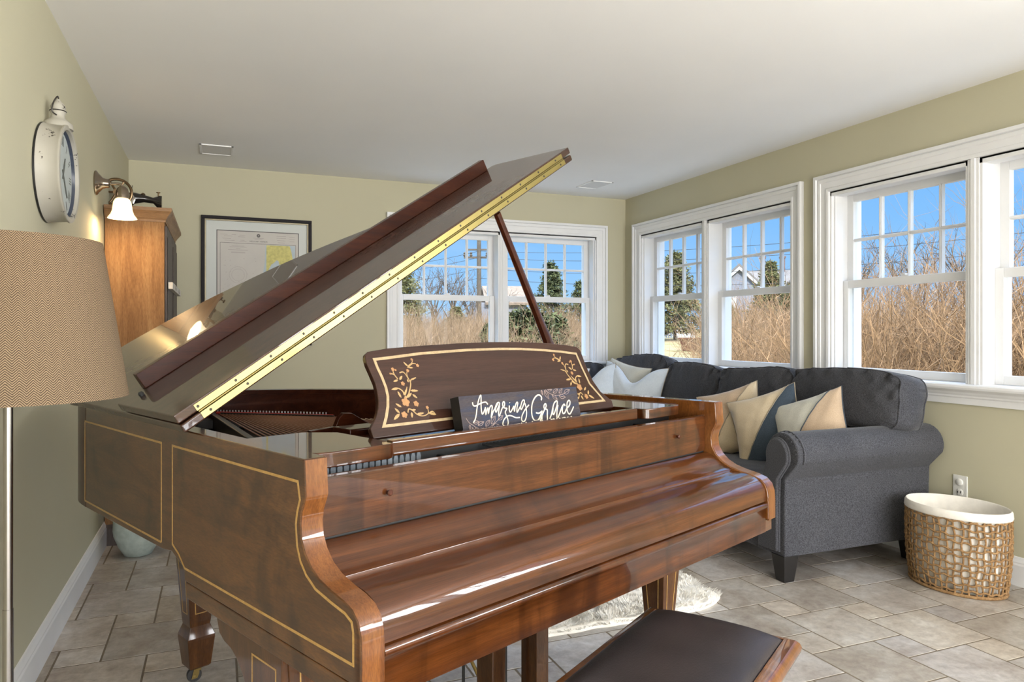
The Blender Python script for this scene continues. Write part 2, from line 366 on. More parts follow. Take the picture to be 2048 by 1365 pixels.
def window(idx, side, c, h=0.917):
    fn = wall_pts(side); root = empty('window_%d' % idx, fn(c, 0, OZ0)); struct(root)
    L = lambda a, d, z: tuple(Vector(fn(c + a, d, z)) - Vector(fn(c, 0, OZ0)))
    T = M['trim']
    # casing: stepped moulding round the sides and top
    bm = nb(); cw = 0.105
    cprof = [(0.0, 0.0), (0.0, 0.014), (0.010, 0.018), (0.018, 0.018), (0.022, 0.013), (0.030, 0.013), (0.056, 0.017), (0.060, 0.022), (0.078, 0.024), (0.083, 0.020), (0.086, 0.034), (0.104, 0.034), (cw, 0.030), (cw, 0.0)]
    st_rings = []
    for (sx, top) in ((-1, 0), (-1, 1), (1, 1), (1, 0)):
        st_rings.append([bm.verts.new(L(sx * (h + o), -dd, (OZ1 + o) if top else OZ0 + 0.01)) for o, dd in cprof])
    for A_, B_ in zip(st_rings, st_rings[1:]):
        for k in range(len(cprof) - 1): bm.faces.new((A_[k], A_[k + 1], B_[k + 1], B_[k]))
    obj('casing', bm, T, root, smooth=25)
    bm = nb()                                                    # jambs through the wall and outside trim
    for s in (-1, 1):
        a0, a1 = sorted((s * h, s * (h - 0.012))); wbox(bm, L, (a0, a1), (0, WT + 0.02), (OZ0, OZ1))
        a0, a1 = sorted((s * (h + 0.09), s * (h - 0.03))); wbox(bm, L, (a0, a1), (0.165, WT + 0.03), (OZ0, OZ1))
        a0, a1 = sorted((s * (h - 0.012), s * (h - 0.022))); wbox(bm, L, (a0, a1), (0.02, 0.085), (OZ0, OZ1))
    wbox(bm, L, (-h, h), (0, WT + 0.02), (OZ1 - 0.012, OZ1)); wbox(bm, L, (-h, h), (0.0, 0.085), (OZ1 - 0.03, OZ1))
    wbox(bm, L, (-h - 0.09, h + 0.09), (0.165, WT + 0.03), (OZ1 - 0.03, OZ1 + 0.1))
    obj('jamb', bm, [T], root, smooth=0, bevel=0.002)
    bm = nb(); wbox(bm, L, (-0.045, 0.045), (0.0, WT + 0.02), (OZ0, OZ1)); wbox(bm, L, (-0.03, 0.03), (-0.006, 0), (OZ0, OZ1)); wbox(bm, L, (-0.012, 0.012), (-0.012, 0), (OZ0, OZ1))
    obj('mullion', bm, T, root, smooth=0, bevel=0.002)
    bm = nb(); e_ = h + cw
    prof = [(-0.052, 0.908), (-0.060, 0.914), (-0.063, 0.924), (-0.060, 0.934), (-0.052, 0.940), (0.10, 0.940), (0.10, 0.93), (0.24, 0.915), (0.24, 0.895), (0.0, 0.905)]
    prism(bm, [(-0.052, 0.908), (-0.060, 0.914), (-0.063, 0.924), (-0.060, 0.934), (-0.052, 0.940), (0.0, 0.940), (0.0, 0.908)], lambda p, a: L(a, p[0], p[1]), -e_ - 0.035, e_ + 0.035)
    wbox(bm, L, (-h, h), (0.0, 0.10), (0.91, 0.940)); wbox(bm, L, (-h, h), (0.10, 0.25), (0.90, 0.935))
    obj('stool', bm, T, root, smooth=0)
    bm = nb()
    prism(bm, [(0, 0.835), (-0.014, 0.835), (-0.014, 0.868), (-0.020, 0.872), (-0.020, 0.882), (-0.026, 0.888), (-0.030, 0.898), (-0.042, 0.908), (0, 0.908)], lambda p, a: L(a, p[0], p[1]), -e_ - 0.01, e_ + 0.01)
    obj('apron', bm, T, root, smooth=0, bevel=0.0015)
    sw = h - 0.045 - 0.012
    for s in (-1, 1):
        a0, a1 = (0.045, 0.045 + sw) if s > 0 else (-0.045 - sw, -0.045)
        st = 0.045
        # upper sash (outer track)
        z0, z1 = 1.478, OZ1 - 0.012; g0, g1 = 1.522, 2.012; dp = (0.130, 0.165)
        bm = nb()
        wbox(bm, L, (a0, a0 + st), dp, (z0, z1)); wbox(bm, L, (a1 - st, a1), dp, (z0, z1))
        wbox(bm, L, (a0 + st, a1 - st), dp, (z0, g0)); wbox(bm, L, (a0 + st, a1 - st), dp, (g1, z1))
        ga, gb = a0 + st, a1 - st
        for k in (1, 2, 3):
            x = ga + (gb - ga) * k / 4; wbox(bm, L, (x - 0.009, x + 0.009), (0.134, 0.161), (g0, g1)); wbox(bm, L, (x - 0.004, x + 0.004), (0.128, 0.134), (g0, g1))
        zz = (g0 + g1) / 2 + 0.005; wbox(bm, L, (ga, gb), (0.134, 0.161), (zz - 0.009, zz + 0.009)); wbox(bm, L, (ga, gb), (0.128, 0.134), (zz - 0.004, zz + 0.004))
        us = obj('upper_sash', bm, T, root, smooth=0, bevel=0.002)
        bm = nb(); wbox(bm, L, (ga - 0.004, gb + 0.004), (0.146, 0.149), (g0 - 0.004, g1 + 0.004)); obj('pane', bm, M['glass'], us, smooth=0)
        # lower sash (inner track)
        z0, z1 = 0.941, 1.522; g0, g1 = 0.987, 1.474; dp = (0.088, 0.124)
        bm = nb()
        wbox(bm, L, (a0, a0 + st), dp, (z0, z1)); wbox(bm, L, (a1 - st, a1), dp, (z0, z1))
        wbox(bm, L, (a0 + st, a1 - st), dp, (z0, g0)); wbox(bm, L, (a0 + st, a1 - st), dp, (g1, z1))
        ls = obj('lower_sash', bm, T, root, smooth=0, bevel=0.003)
        bm = nb(); wbox(bm, L, (a0 + st - 0.004, a1 - st + 0.004), (0.104, 0.107), (g0 - 0.004, g1 + 0.004)); obj('pane', bm, M['glass'], ls, smooth=0)
        bm = nb(); mid = (a0 + a1) / 2; wbox(bm, L, (mid - 0.025, mid + 0.025), (0.10, 0.124), (1.522, 1.530)); wbox(bm, L, (mid - 0.006, mid + 0.02), (0.094, 0.116), (1.530, 1.538)); obj('sash_lock', bm, T, ls, smooth=0)
    return root
window(1, 'back', 2.284); window(2, 'right', 4.615); window(3, 'right', 2.460); window(4, 'right', -0.50); window(5, 'right', -2.40, 0.80)  # last two windows are unseen, added to let in fill light
for k, cx_ in enumerate((0.42, 2.49)):  # unseen glass doors, widened to hold the large fill lamps
    root = empty('door_%d' % (k + 1), (cx_, YF, 0)); struct(root); bm = nb(); fn = lambda a, d, z: (a, -d, z)
    for s in (-1, 1):
        x0, x1 = sorted((s * 0.95, s * 1.02)); wbox(bm, fn, (x0, x1), (-0.02, 0), (0, 2.30)); x0, x1 = sorted((s * 0.96, s * 0.90)); wbox(bm, fn, (x0, x1), (0, 0.12), (0.04, 2.2))
    wbox(bm, fn, (-1.02, 1.02), (-0.02, 0), (2.20, 2.30)); wbox(bm, fn, (-0.05, 0.05), (0.0, 0.12), (0.04, 2.20)); wbox(bm, fn, (-0.96, 0.96), (0.0, 0.12), (2.12, 2.20)); wbox(bm, fn, (-0.96, 0.96), (0.0, 0.12), (0.04, 0.2))
    obj('door_frame', bm, M['trim'], root, smooth=0)

# ---------------------------------------------------------------- small fixtures on ceiling and wall
M['grille'] = plain('grille_cloth', (0.76, 0.75, 0.74), 0.9, var=0.03, scale=300)
for (x0, x1, y0, y1, lab) in ((-0.12, 0.09, 5.124, 5.39, 'white rectangular ceiling grille near the left wall above the framed chart'), (2.81, 3.01, 5.16, 5.44, 'white rectangular ceiling grille above the right part of the back window')):
    g = empty('ceiling_speaker_grille', ((x0 + x1) / 2, (y0 + y1) / 2, CEIL), 0, lab, 'ceiling grille', 'ceiling grilles')
    w, d = (x1 - x0) / 2, (y1 - y0) / 2
    bm = nb()
    for a in ((-w, w, -d, -d + .014), (-w, w, d - .014, d), (-w, -w + .014, -d, d), (w - .014, w, -d, d)): box(bm, a[:2], a[2:], (-0.007, 0))
    obj('frame', bm, M['ceiling'], g, smooth=0, bevel=0.001)
    bm = nb(); box(bm, (-w + .014, w - .014), (-d + .014, d - .014), (-0.004, 0)); obj('grille', bm, M['grille'], g, smooth=0)
g = empty('wall_outlet', (XR, 2.53, 0.41), 0, 'white wall outlet with one covered socket on the wall above the rope basket', 'outlet')
M['plate'] = plain('outlet_plastic', (0.75, 0.74, 0.70), 0.35)
bm = nb(); box(bm, (-0.006, 0), (-0.038, 0.038), (-0.06, 0.06)); obj('cover_plate', bm, M['plate'], g, smooth=0, bevel=0.002)
for z, nm in ((0.026, 'socket_cap'), (-0.026, 'socket')):
    bm = nb(); lathe(bm, [(0.017, 0), (0.017, 0.003 if z < 0 else 0.008), (0.014, 0.004 if z < 0 else 0.010)], 20, (-0.006, 0, z), to_axis((-1, 0, 0))); s_ = obj(nm, bm, M['plate'], g)
bm = nb(); box(bm, (-0.0115, -0.0095), (-0.009, -0.006), (-0.030, -0.018)); box(bm, (-0.0115, -0.0095), (0.006, 0.009), (-0.030, -0.018)); obj('slot', bm, M['dark'], s_, smooth=0)
# ---- traced outlines (metres, local to each flat part)
DESK = [(-0.4604,0.0033),(-0.4606,0.0144),(-0.4617,0.0281),(-0.4495,0.0419),(-0.4378,0.0549),(-0.4253,0.0745),(-0.4177,0.0947),(-0.4135,0.1175),(-0.4118,0.1409),(-0.4158,0.1711),(-0.4189,0.1907),(-0.4186,0.2096),(-0.4145,0.2204),(-0.4054,0.2264),(-0.3451,0.2345),(-0.2362,0.2405),(-0.1173,0.2456),(0.012,0.2488),(0.1313,0.2479),(0.2495,0.2428),(0.3524,0.2335),(0.3962,0.2264),(0.4075,0.2171),(0.4088,0.2025),(0.4057,0.1576),(0.4095,0.1056),(0.4257,0.065),(0.4533,0.0393),(0.4638,0.0306),(0.4587,0.0073)]
INL = [(-0.4242,0.0302),(-0.4098,0.0524),(-0.3964,0.0784),(-0.3874,0.1052),(-0.3853,0.1287),(-0.3878,0.157),(-0.3924,0.1821),(-0.3943,0.2041),(-0.3555,0.2071),(-0.2449,0.2171),(-0.0852,0.2237),(0.0453,0.225),(0.1301,0.2232),(0.2359,0.2169),(0.3102,0.2101),(0.3793,0.2014),(0.3803,0.1548),(0.3856,0.0946),(0.4234,0.0336)]
STEMS = [[(-0.3385,0.104),(-0.3396,0.115),(-0.3489,0.1232),(-0.3604,0.125),(-0.3709,0.1209)],[(-0.3373,0.1039),(-0.3288,0.1143),(-0.3229,0.126)],[(-0.3265,0.1032),(-0.3142,0.1222),(-0.3081,0.1351),(-0.3093,0.143),(-0.3112,0.1531),(-0.3105,0.1621),(-0.3049,0.1708)],[(-0.3013,0.1774),(-0.298,0.183),(-0.2851,0.1905),(-0.2792,0.1984)],[(-0.2988,0.1808),(-0.2831,0.1889),(-0.2727,0.1878)],[(-0.3427,0.148),(-0.3486,0.1594),(-0.3499,0.1683),(-0.3497,0.1738)],[(-0.3597,0.1638),(-0.3535,0.1629),(-0.3498,0.1594)],[(-0.332,0.1648),(-0.3213,0.167),(-0.315,0.16),(-0.3111,0.1464)],[(-0.3088,0.1374),(-0.3012,0.1459),(-0.286,0.1492)],[(-0.3438,0.0582),(-0.3381,0.0673),(-0.3285,0.0633),(-0.3199,0.0528),(-0.3073,0.0463),(-0.2933,0.0468),(-0.2821,0.0528),(-0.2807,0.0647)],[(-0.2829,0.0507),(-0.2684,0.0549),(-0.2616,0.0455)],[(-0.3258,0.1053),(-0.3348,0.0972),(-0.3413,0.0858)],[(-0.3357,0.1016),(-0.3461,0.0894)]]
LEAVES = [((-0.2998,0.1815),(-0.3103,0.1948),0.0059),((-0.2996,0.1785),(-0.2857,0.1768),0.0055),((-0.3435,0.1459),(-0.3588,0.1423),0.0065),((-0.3387,0.1456),(-0.3269,0.1566),0.0075),((-0.316,0.1152),(-0.2923,0.113),0.0075),((-0.3338,0.0967),(-0.3142,0.1085),0.0081),((-0.3136,0.1045),(-0.3022,0.0931),0.0075),((-0.35,0.0979),(-0.3549,0.1164),0.0075),((-0.3577,0.0736),(-0.3724,0.0846),0.0072),((-0.3684,0.0588),(-0.3787,0.0732),0.0075),((-0.3693,0.0576),(-0.3912,0.0435),0.0091),((-0.3313,0.0624),(-0.3179,0.0639),0.0065),((-0.3328,0.0583),(-0.3369,0.0433),0.0075),((-0.3208,0.0504),(-0.2959,0.0533),0.0075),((-0.2814,0.0512),(-0.2605,0.045),0.0081),((-0.3142,0.1377),(-0.3148,0.1466),0.0055),((-0.302,0.1437),(-0.2871,0.1497),0.0049),((-0.3397,0.1041),(-0.3225,0.1249),0.0042),((-0.3517,0.1223),(-0.3709,0.1209),0.0049)]
FLOWERS = [((-0.3413,0.0858),0.0122),((-0.3115,0.0792),0.0081),((-0.3564,0.0535),0.009),((-0.3325,0.1351),0.0062),((-0.3053,0.1697),0.0049),((-0.3492,0.1753),0.0052),((-0.2816,0.2003),0.0041),((-0.2692,0.1831),0.0049),((-0.2813,0.0665),0.0046),((-0.3606,0.1639),0.0029),((-0.3415,0.1728),0.0029)]
LET = [[(0.04,0.0283),(0.0478,0.0359),(0.0539,0.0475),(0.0596,0.0629),(0.0666,0.0784),(0.0743,0.0911),(0.0797,0.0955),(0.0784,0.0851),(0.0753,0.0702),(0.0737,0.0572),(0.0749,0.0476),(0.0817,0.0527),(0.0889,0.0626),(0.0882,0.056),(0.087,0.0462),(0.0926,0.0557),(0.0979,0.061),(0.0965,0.0482),(0.1026,0.0597),(0.11,0.0667),(0.1133,0.0636),(0.1086,0.0497),(0.1042,0.0367),(0.1137,0.0502),(0.122,0.0582),(0.1312,0.07),(0.1385,0.0729),(0.1411,0.0693),(0.1344,0.0601),(0.1246,0.0488),(0.1225,0.0533),(0.1276,0.0625),(0.1353,0.0707)],[(0.0479,0.0797),(0.0479,0.0732),(0.0534,0.0695),(0.0626,0.0712),(0.0748,0.075),(0.0868,0.077),(0.0944,0.0764),(0.099,0.0704)],[(0.1404,0.0645),(0.1347,0.0524),(0.132,0.043),(0.1329,0.0376),(0.139,0.0443),(0.1485,0.0571),(0.1563,0.0614),(0.1602,0.0699),(0.1576,0.0738),(0.1526,0.0694),(0.152,0.0617),(0.1579,0.0564),(0.1651,0.0549),(0.1572,0.0458),(0.1599,0.0349),(0.1623,0.0259),(0.1615,0.0163),(0.1552,0.0072)],[(0.143,0.0074),(0.1414,0.0153),(0.147,0.0253),(0.1582,0.0331),(0.1683,0.0356),(0.1803,0.0336),(0.1929,0.0282),(0.2085,0.0273)],[(0.1762,0.0619),(0.1732,0.0513),(0.1757,0.0443),(0.1841,0.0505),(0.1922,0.0587),(0.1918,0.0538),(0.1921,0.0459),(0.1991,0.0612),(0.2064,0.0686),(0.2088,0.0654),(0.2028,0.053),(0.2011,0.0422),(0.2125,0.0522),(0.2199,0.0596),(0.2264,0.0692),(0.2338,0.0732),(0.2356,0.0685),(0.2279,0.0571),(0.2187,0.0483),(0.2167,0.0529),(0.2211,0.0615)],[(0.1785,0.07),(0.1792,0.0685)],[(0.2357,0.0645),(0.2378,0.0563),(0.2379,0.0443),(0.2345,0.0296),(0.2259,0.0174),(0.2183,0.0156),(0.2137,0.0204),(0.2176,0.031),(0.229,0.043),(0.2395,0.0512),(0.2514,0.0583)],[(0.3032,0.0677),(0.3064,0.0747),(0.3025,0.0807),(0.294,0.0827),(0.2824,0.0784),(0.2693,0.067),(0.2604,0.0514),(0.2564,0.0316),(0.2603,0.0172),(0.2712,0.0132),(0.2809,0.0164),(0.2909,0.0267),(0.2985,0.0363)],[(0.2735,0.0352),(0.2833,0.0326),(0.2928,0.0345),(0.3004,0.0377)],[(0.2965,0.0313),(0.2946,0.0203),(0.2904,0.0064)],[(0.2809,0.0073),(0.2904,0.0186),(0.301,0.031),(0.3132,0.0433)],[(0.3127,0.0413),(0.3094,0.0467),(0.3117,0.0527),(0.318,0.0566),(0.32,0.0511),(0.3147,0.0432),(0.3212,0.0386),(0.3177,0.0245),(0.3159,0.0113),(0.3187,0.0069),(0.3279,0.0164),(0.3371,0.028),(0.3455,0.043),(0.355,0.0558),(0.3659,0.0614),(0.3687,0.057),(0.3614,0.0438),(0.3457,0.0253),(0.3416,0.0287),(0.347,0.0428)],[(0.3695,0.0495),(0.3627,0.0364),(0.3572,0.0212),(0.3567,0.0098),(0.3665,0.0204),(0.378,0.0342),(0.387,0.044),(0.3965,0.0497),(0.3991,0.0442)],[(0.3899,0.0459),(0.384,0.0337),(0.385,0.0241),(0.3935,0.0256),(0.4044,0.0364),(0.4178,0.0439),(0.4242,0.0541),(0.4202,0.0592),(0.4112,0.0529),(0.4057,0.0384),(0.4064,0.0256),(0.4131,0.0197),(0.4231,0.0264),(0.4366,0.0398)]]
SSTEM = [[(0.0186,0.0412),(0.0267,0.0295),(0.0365,0.0231),(0.0487,0.0154),(0.0664,0.01),(0.0856,0.01),(0.0995,0.0144),(0.1154,0.0214),(0.1274,0.028)],[(0.3265,0.0974),(0.3366,0.0884),(0.3505,0.0813),(0.3714,0.0768),(0.3877,0.0779),(0.4044,0.08)]]
SLEAF = [((0.0411,0.0273),(0.0603,0.0292)),((0.0547,0.0204),(0.0765,0.0278)),((0.0803,0.0152),(0.0977,0.0306)),((0.1005,0.019),(0.1192,0.0392)),((0.1274,0.028),(0.1477,0.0378)),((0.1027,0.0112),(0.1285,0.0145)),((0.0282,0.0247),(0.0255,0.0112)),((0.0342,0.0177),(0.0376,0.01)),((0.0438,0.0159),(0.0512,0.0096)),((0.3108,0.0957),(0.3134,0.0815)),((0.3227,0.0944),(0.3364,0.0686)),((0.3355,0.0963),(0.3553,0.0941)),((0.3515,0.0791),(0.3716,0.0652)),((0.3806,0.0752),(0.4081,0.0691)),((0.3577,0.085),(0.3808,0.0948)),((0.3824,0.0825),(0.4003,0.0953)),((0.4044,0.08),(0.4317,0.0902))]
# ---------------------------------------------------------------- grand piano (local axes: x along the keys, y away from the player)
OX, OY, TH = 0.142, 1.342, R(23.27)
P = empty('grand_piano', (OX, OY, 0), TH, 'glossy walnut grand piano with its lid propped open', 'piano')
def pm(x, y, z):
    c, s = math.cos(TH), math.sin(TH); return Vector((OX + c * x - s * y, OY + s * x + c * y, z))
HP = 0.972; WPN = 1.535; AT = 0.048
S_PROF = [(0.0, HP), (-0.003, 0.93), (-0.005, 0.905), (0.0, 0.893), (0.010, 0.874), (0.014, 0.852), (0.011, 0.826), (-0.002, 0.803), (-0.024, 0.782), (-0.052, 0.768), (-0.090, 0.758), (-0.128, 0.751), (-0.155, 0.742), (-0.172, 0.726), (-0.180, 0.704), (-0.182, 0.675), (-0.182, 0.618)]
# bass side: cheek and long straight side
base_edge = [(0.550, 0.618), (0.553, 0.640), (0.566, 0.652), (0.596, 0.660), (0.628, 0.670), (0.682, 0.664)]
pts = S_PROF + base_edge + [(1.33, 0.657), (1.33, HP)]
bm = nb(); prism(bm, pts, FX, 0.0, AT)
side = obj('bass_side', bm, M['side'], P, bevel=0.004, seg=3)
bm = nb(); prism(bm, S_PROF + [(0.62, 0.618), (0.62, HP)], FX, WPN - AT, WPN)
obj('treble_cheek', bm, M['arm'], P, bevel=0.004, seg=3)
# facing strip of the two arms (lighter end grain)
for x0 in (0.0, WPN - AT):
    bm = nb(); n_ = len(S_PROF)
    A = [bm.verts.new((x0 + 0.002, y - 0.0012, z + (0.0 if i else -0.002))) for i, (y, z) in enumerate(S_PROF)]
    B = [bm.verts.new((x0 + AT - 0.002, y - 0.0012, z + (0.0 if i else -0.002))) for i, (y, z) in enumerate(S_PROF)]
    C_ = [bm.verts.new((x0 + 0.002, y + 0.004, z - 0.003)) for y, z in S_PROF]; D_ = [bm.verts.new((x0 + AT - 0.002, y + 0.004, z - 0.003)) for y, z in S_PROF]
    for i in range(n_ - 1):
        bm.faces.new((A[i], A[i + 1], B[i + 1], B[i])); bm.faces.new((A[i], C_[i], C_[i + 1], A[i + 1])); bm.faces.new((B[i], B[i + 1], D_[i + 1], D_[i]))
    obj('arm_facing', bm, M['arm'], P, smooth=60)
# bent rim
out = catmull([(0.0, 1.20), (0.0, 1.33), (0.012, 1.46), (0.07, 1.58), (0.19, 1.665), (0.34, 1.69), (0.50, 1.672), (0.66, 1.60), (0.83, 1.475), (1.00, 1.30), (1.16, 1.11), (1.32, 0.93), (1.45, 0.78), (1.515, 0.66), (1.535, 0.54), (1.535, 0.42)], 5)
def offs(L, d):
    r_ = []
    for i, p in enumerate(L):
        t = (L[min(i + 1, len(L) - 1)] - L[max(i - 1, 0)]).normalized(); r_.append(Vector((p.x + t.y * d, p.y - t.x * d, 0)))
    return r_
out = [Vector((p.x, p.y, 0)) for p in [Vector((*q[:2], 0)) if not isinstance(q, Vector) else Vector((q.x, q.y, 0)) for q in out]]
inn = offs(out, 0.045)
out = out[5:-5]; inn = inn[5:-5]
def strip_solid(bm, A, B, z0, z1):
    n = len(A); r_ = [[bm.verts.new((p.x, p.y, z)) for p in L] for L, z in ((A, z0), (A, z1), (B, z1), (B, z0))]
    for k in range(4):
        for i in range(n - 1): bm.faces.new((r_[k][i], r_[k][i + 1], r_[(k + 1) % 4][i + 1], r_[(k + 1) % 4][i]))
    bm.faces.new([r_[k][0] for k in range(4)]); bm.faces.new([r_[k][-1] for k in range(4)][::-1])
bm = nb(); strip_solid(bm, out, inn, 0.657, HP); obj('bent_rim', bm, M['red'], P, smooth=50, bevel=0.003)
# inner dark rim lining and soundboard / plate
inn2 = offs(inn, 0.006)
bm = nb(); strip_solid(bm, inn, inn2, 0.84, 0.955); obj('rim_lining', bm, M['red'], P, smooth=50)
floor_poly = [(AT, 0.075)] + [(p.x, p.y) for p in inn] + [(WPN - AT, 0.075)]
bm = nb(); prism(bm, floor_poly, FZ, 0.80, 0.835); obj('soundboard', bm, M['soundb'], P, smooth=0)
# iron plate with struts
bm = nb()
def bar(bm, p, q, w, z0, z1):
    p = Vector(p); q = Vector(q); t = (q - p).normalized(); n = Vector((-t.y, t.x)) * w / 2
    prism(bm, [tuple(p + n), tuple(q + n), tuple(q - n), tuple(p - n)], FZ, z0, z1)
bar(bm, (0.29, 0.80), (0.50, 1.58), 0.022, 0.84, 0.893)
for x in (0.46, 0.74, 1.02, 1.28): bar(bm, (x, 0.12), (x + 0.02, min(0.75, 1.55 - x * 0.6)), 0.018, 0.84, 0.905)
prism(bm, [(AT, 0.30), (WPN - AT, 0.30), (WPN - AT, 0.44), (AT, 0.44)], FZ, 0.84, 0.868)
prism(bm, [(0.10, 1.45), (0.20, 1.60), (0.45, 1.60), (0.62, 1.52), (0.58, 1.44), (0.42, 1.52), (0.22, 1.50), (0.14, 1.40)], FZ, 0.84, 0.875)
obj('iron_plate', bm, M['iron'], P, smooth=0, bevel=0.003)
# strings
random.seed(2); bm = nb()
NB = 36
for i in range(NB):
    t = i / (NB - 1)
    a = Vector((0.500 + 0.245 * t, 1.520 - 0.370 * t, 0.893)); b_ = Vector((0.285 + 0.60 * t, 0.62 - 0.30 * t, 0.888))
    tube(bm, [b_, b_.lerp(a, 0.5), a], 0.0025, 6, cap=False)
st = obj('bass_strings', bm, M['copper'], P); st['kind'] = 'stuff'
bm = nb()
for i in range(60):
    t = i / 59; a = Vector((0.62 + 0.80 * t, 1.28 - 0.62 * t, 0.880)); b_ = Vector((0.45 + 0.98 * t, 0.33, 0.880)); tube(bm, [b_, a], 0.0008, 4, cap=False)
st = obj('treble_strings', bm, M['steel'], P); st['kind'] = 'stuff'
bm = nb(); prev = []
for i in range(NB):
    t = i / (NB - 1); a = Vector((0.505 + 0.245 * t, 1.545 - 0.370 * t, 0.888)); tube(bm, [a, a + Vector((0, 0, 0.018))], 0.0028, 6)
st = obj('hitch_pins', bm, M['steel'], P); st['kind'] = 'stuff'
bm = nb(); tube(bm, [(0.496, 1.530, 0.896), (0.62, 1.345, 0.896), (0.755, 1.135, 0.896)], [0.008, 0.007, 0.006], 8, flat=0.7); obj('felt_strip', bm, M['felt'], P)
bm = nb(); bar(bm, (0.500, 1.505), (0.750, 1.120), 0.008, 0.890, 0.899); obj('bridge', bm, M['iron'], P, smooth=0)
# dampers and action seen in the slot behind the name board
bm = nb()
for i in range(88):
    x = 0.075 + i * (1.385 / 87)
    pts_ = [(x - 0.0052, 0.905), (x + 0.0052, 0.905), (x + 0.0062, 0.918), (x + 0.0030, 0.930), (x - 0.0030, 0.930), (x - 0.0062, 0.918)]
    if i > 18: pts_ = [(q[0], q[1] - 0.030) for q in pts_]
    prism(bm, pts_, FY, 0.128, 0.170)
    if i % 2 == 0: tube(bm, [(x, 0.125, 0.84), (x, 0.125, 0.905)], 0.003, 4)
st = obj('hammer_row', bm, M['greyfelt'], P, smooth=0); st['kind'] = 'stuff'
bm = nb(); box(bm, (AT, WPN - AT), (0.175, 0.19), (0.84, 0.925)); box(bm, (AT, WPN - AT), (0.09, 0.105), (0.80, 0.875)); obj('action_rail', bm, M['dark'], P, smooth=0)
bm = nb()
for i in range(30):
    x = 0.62 + i * 0.013; tube(bm, [(x, 0.10, 0.905), (x - 0.02, 0.17, 0.915)], 0.0022, 4)
st = obj('action_wires', bm, M['steel'], P, smooth=0); st['kind'] = 'stuff'
# keybed, keys cover (fallboard), name board, key slip
bm = nb(); box(bm, (AT, WPN - AT), (-0.16, 0.55), (0.585, 0.665)); box(bm, (AT, WPN - AT), (0.04, 0.60), (0.66, 0.70)); obj('keybed', bm, M['legw'], P, smooth=0)
bm = nb(); box(bm, (0.002, WPN - 0.002), (-0.172, 0.546), (0.579, 0.6165)); obj('keybed_edge', bm, M['side'], P, bevel=0.003)
bm = nb()
ks = [(-0.150, 0.580), (-0.1735, 0.580), (-0.1735, 0.650), (-0.178, 0.654), (-0.1815, 0.660), (-0.180, 0.668), (-0.174, 0.672), (-0.150, 0.672)]
prism(bm, ks, FX, AT + 0.001, WPN - AT - 0.001); obj('key_slip', bm, M['front'], P, smooth=60)
fb = [(0.034, 0.806), (0.016, 0.801), (-0.004, 0.790), (-0.022, 0.776), (-0.040, 0.767), (-0.058, 0.7625), (-0.060, 0.757), (-0.064, 0.7545), (-0.085, 0.7545), (-0.110, 0.7530), (-0.132, 0.7480), (-0.150, 0.7400), (-0.163, 0.7285), (-0.171, 0.713), (-0.174, 0.697), (-0.1745, 0.676), (-0.15, 0.676), (-0.15, 0.70), (-0.12, 0.73), (0.03, 0.78)]
fbf = catmull([(y, z, 0) for y, z in fb[:6]], 5)[:-1] + [Vector((y, z, 0)) for y, z in fb[5:8]] + catmull([(y, z, 0) for y, z in fb[8:15]], 5) + [Vector((y, z, 0)) for y, z in fb[15:]]
bm = nb(); prism(bm, [(p.x, p.y) for p in fbf], FX, AT + 0.0015, WPN - AT - 0.0015)
fbo = obj('fallboard', bm, M['fall'], P, smooth=50)
bm = nb(); box(bm, (AT, WPN - AT), (0.042, 0.060), (0.78, 0.815)); obj('fallboard_gap', bm, M['dark'], P, smooth=0)
bm = nb(); prism(bm, [(0.036, 0.810), (0.036, 0.922), (0.037, 0.925), (0.062, 0.925), (0.062, 0.810)], FX, AT + 0.001, WPN - AT - 0.001)
nbd = obj('name_board', bm, M['front'], P, smooth=0, bevel=0.0012)
for x in (0.209, 1.312):
    bm = nb(); lathe(bm, [(0.0045, 0), (0.0045, 0.006), (0.0065, 0.008), (0.0065, 0.010), (0.004, 0.012)], 16, (x, 0.036, 0.874), to_axis((0, -1, 0))); obj('knob', bm, M['red'], nbd)
# music shelf: two wings, rail, board
def wing(x0, x1, inner, outer_round):
    y0, y1 = 0.088, 0.388; r_ = 0.065
    pts = []
    xi, xo = (x1, x0) if inner == 'right' else (x0, x1)
    sg = 1 if xo > xi else -1
    # start at inner front with a small concave fillet into the rail, go outward
    pts.append((xi, y0 + 0.045)); pts.append((xi, y0 + 0.022)); pts.append((xi + sg * 0.008, y0 + 0.008)); pts.append((xi + sg * 0.022, y0))
    for k in range(9):
        a = math.pi / 2 * k / 8; pts.append((xo - sg * r_ + sg * r_ * math.sin(a), y0 + r_ - r_ * math.cos(a)))
    for k in range(7):
        a = math.pi / 2 * k / 6; pts.append((xo - sg * 0.03 + sg * 0.03 * math.cos(a), y1 - 0.03 + 0.03 * math.sin(a)))
    pts.append((xi + sg * 0.06, y1)); pts.append((xi, y1 - 0.06))
    return pts
for a in ((AT + 0.004, 0.275, 'right'), (1.225, 1.455, 'left')):
    bm = nb(); prism(bm, wing(*a, True), FZ, 0.930, 0.962); obj('shelf_wing', bm, M['front'], P, smooth=40, bevel=0.003, seg=3)
bm = nb(); prism(bm, [(0.105, 0.934), (0.108, 0.931), (0.128, 0.931), (0.128, 0.965), (0.108, 0.965), (0.105, 0.962)], FX, 0.272, 1.198); obj('shelf_rail', bm, M['front'], P, smooth=0, bevel=0.002)
bm = nb(); box(bm, (0.270, 1.225), (0.128, 0.36), (0.932, 0.946)); obj('shelf_board', bm, M['red'], P, smooth=0, bevel=0.002)
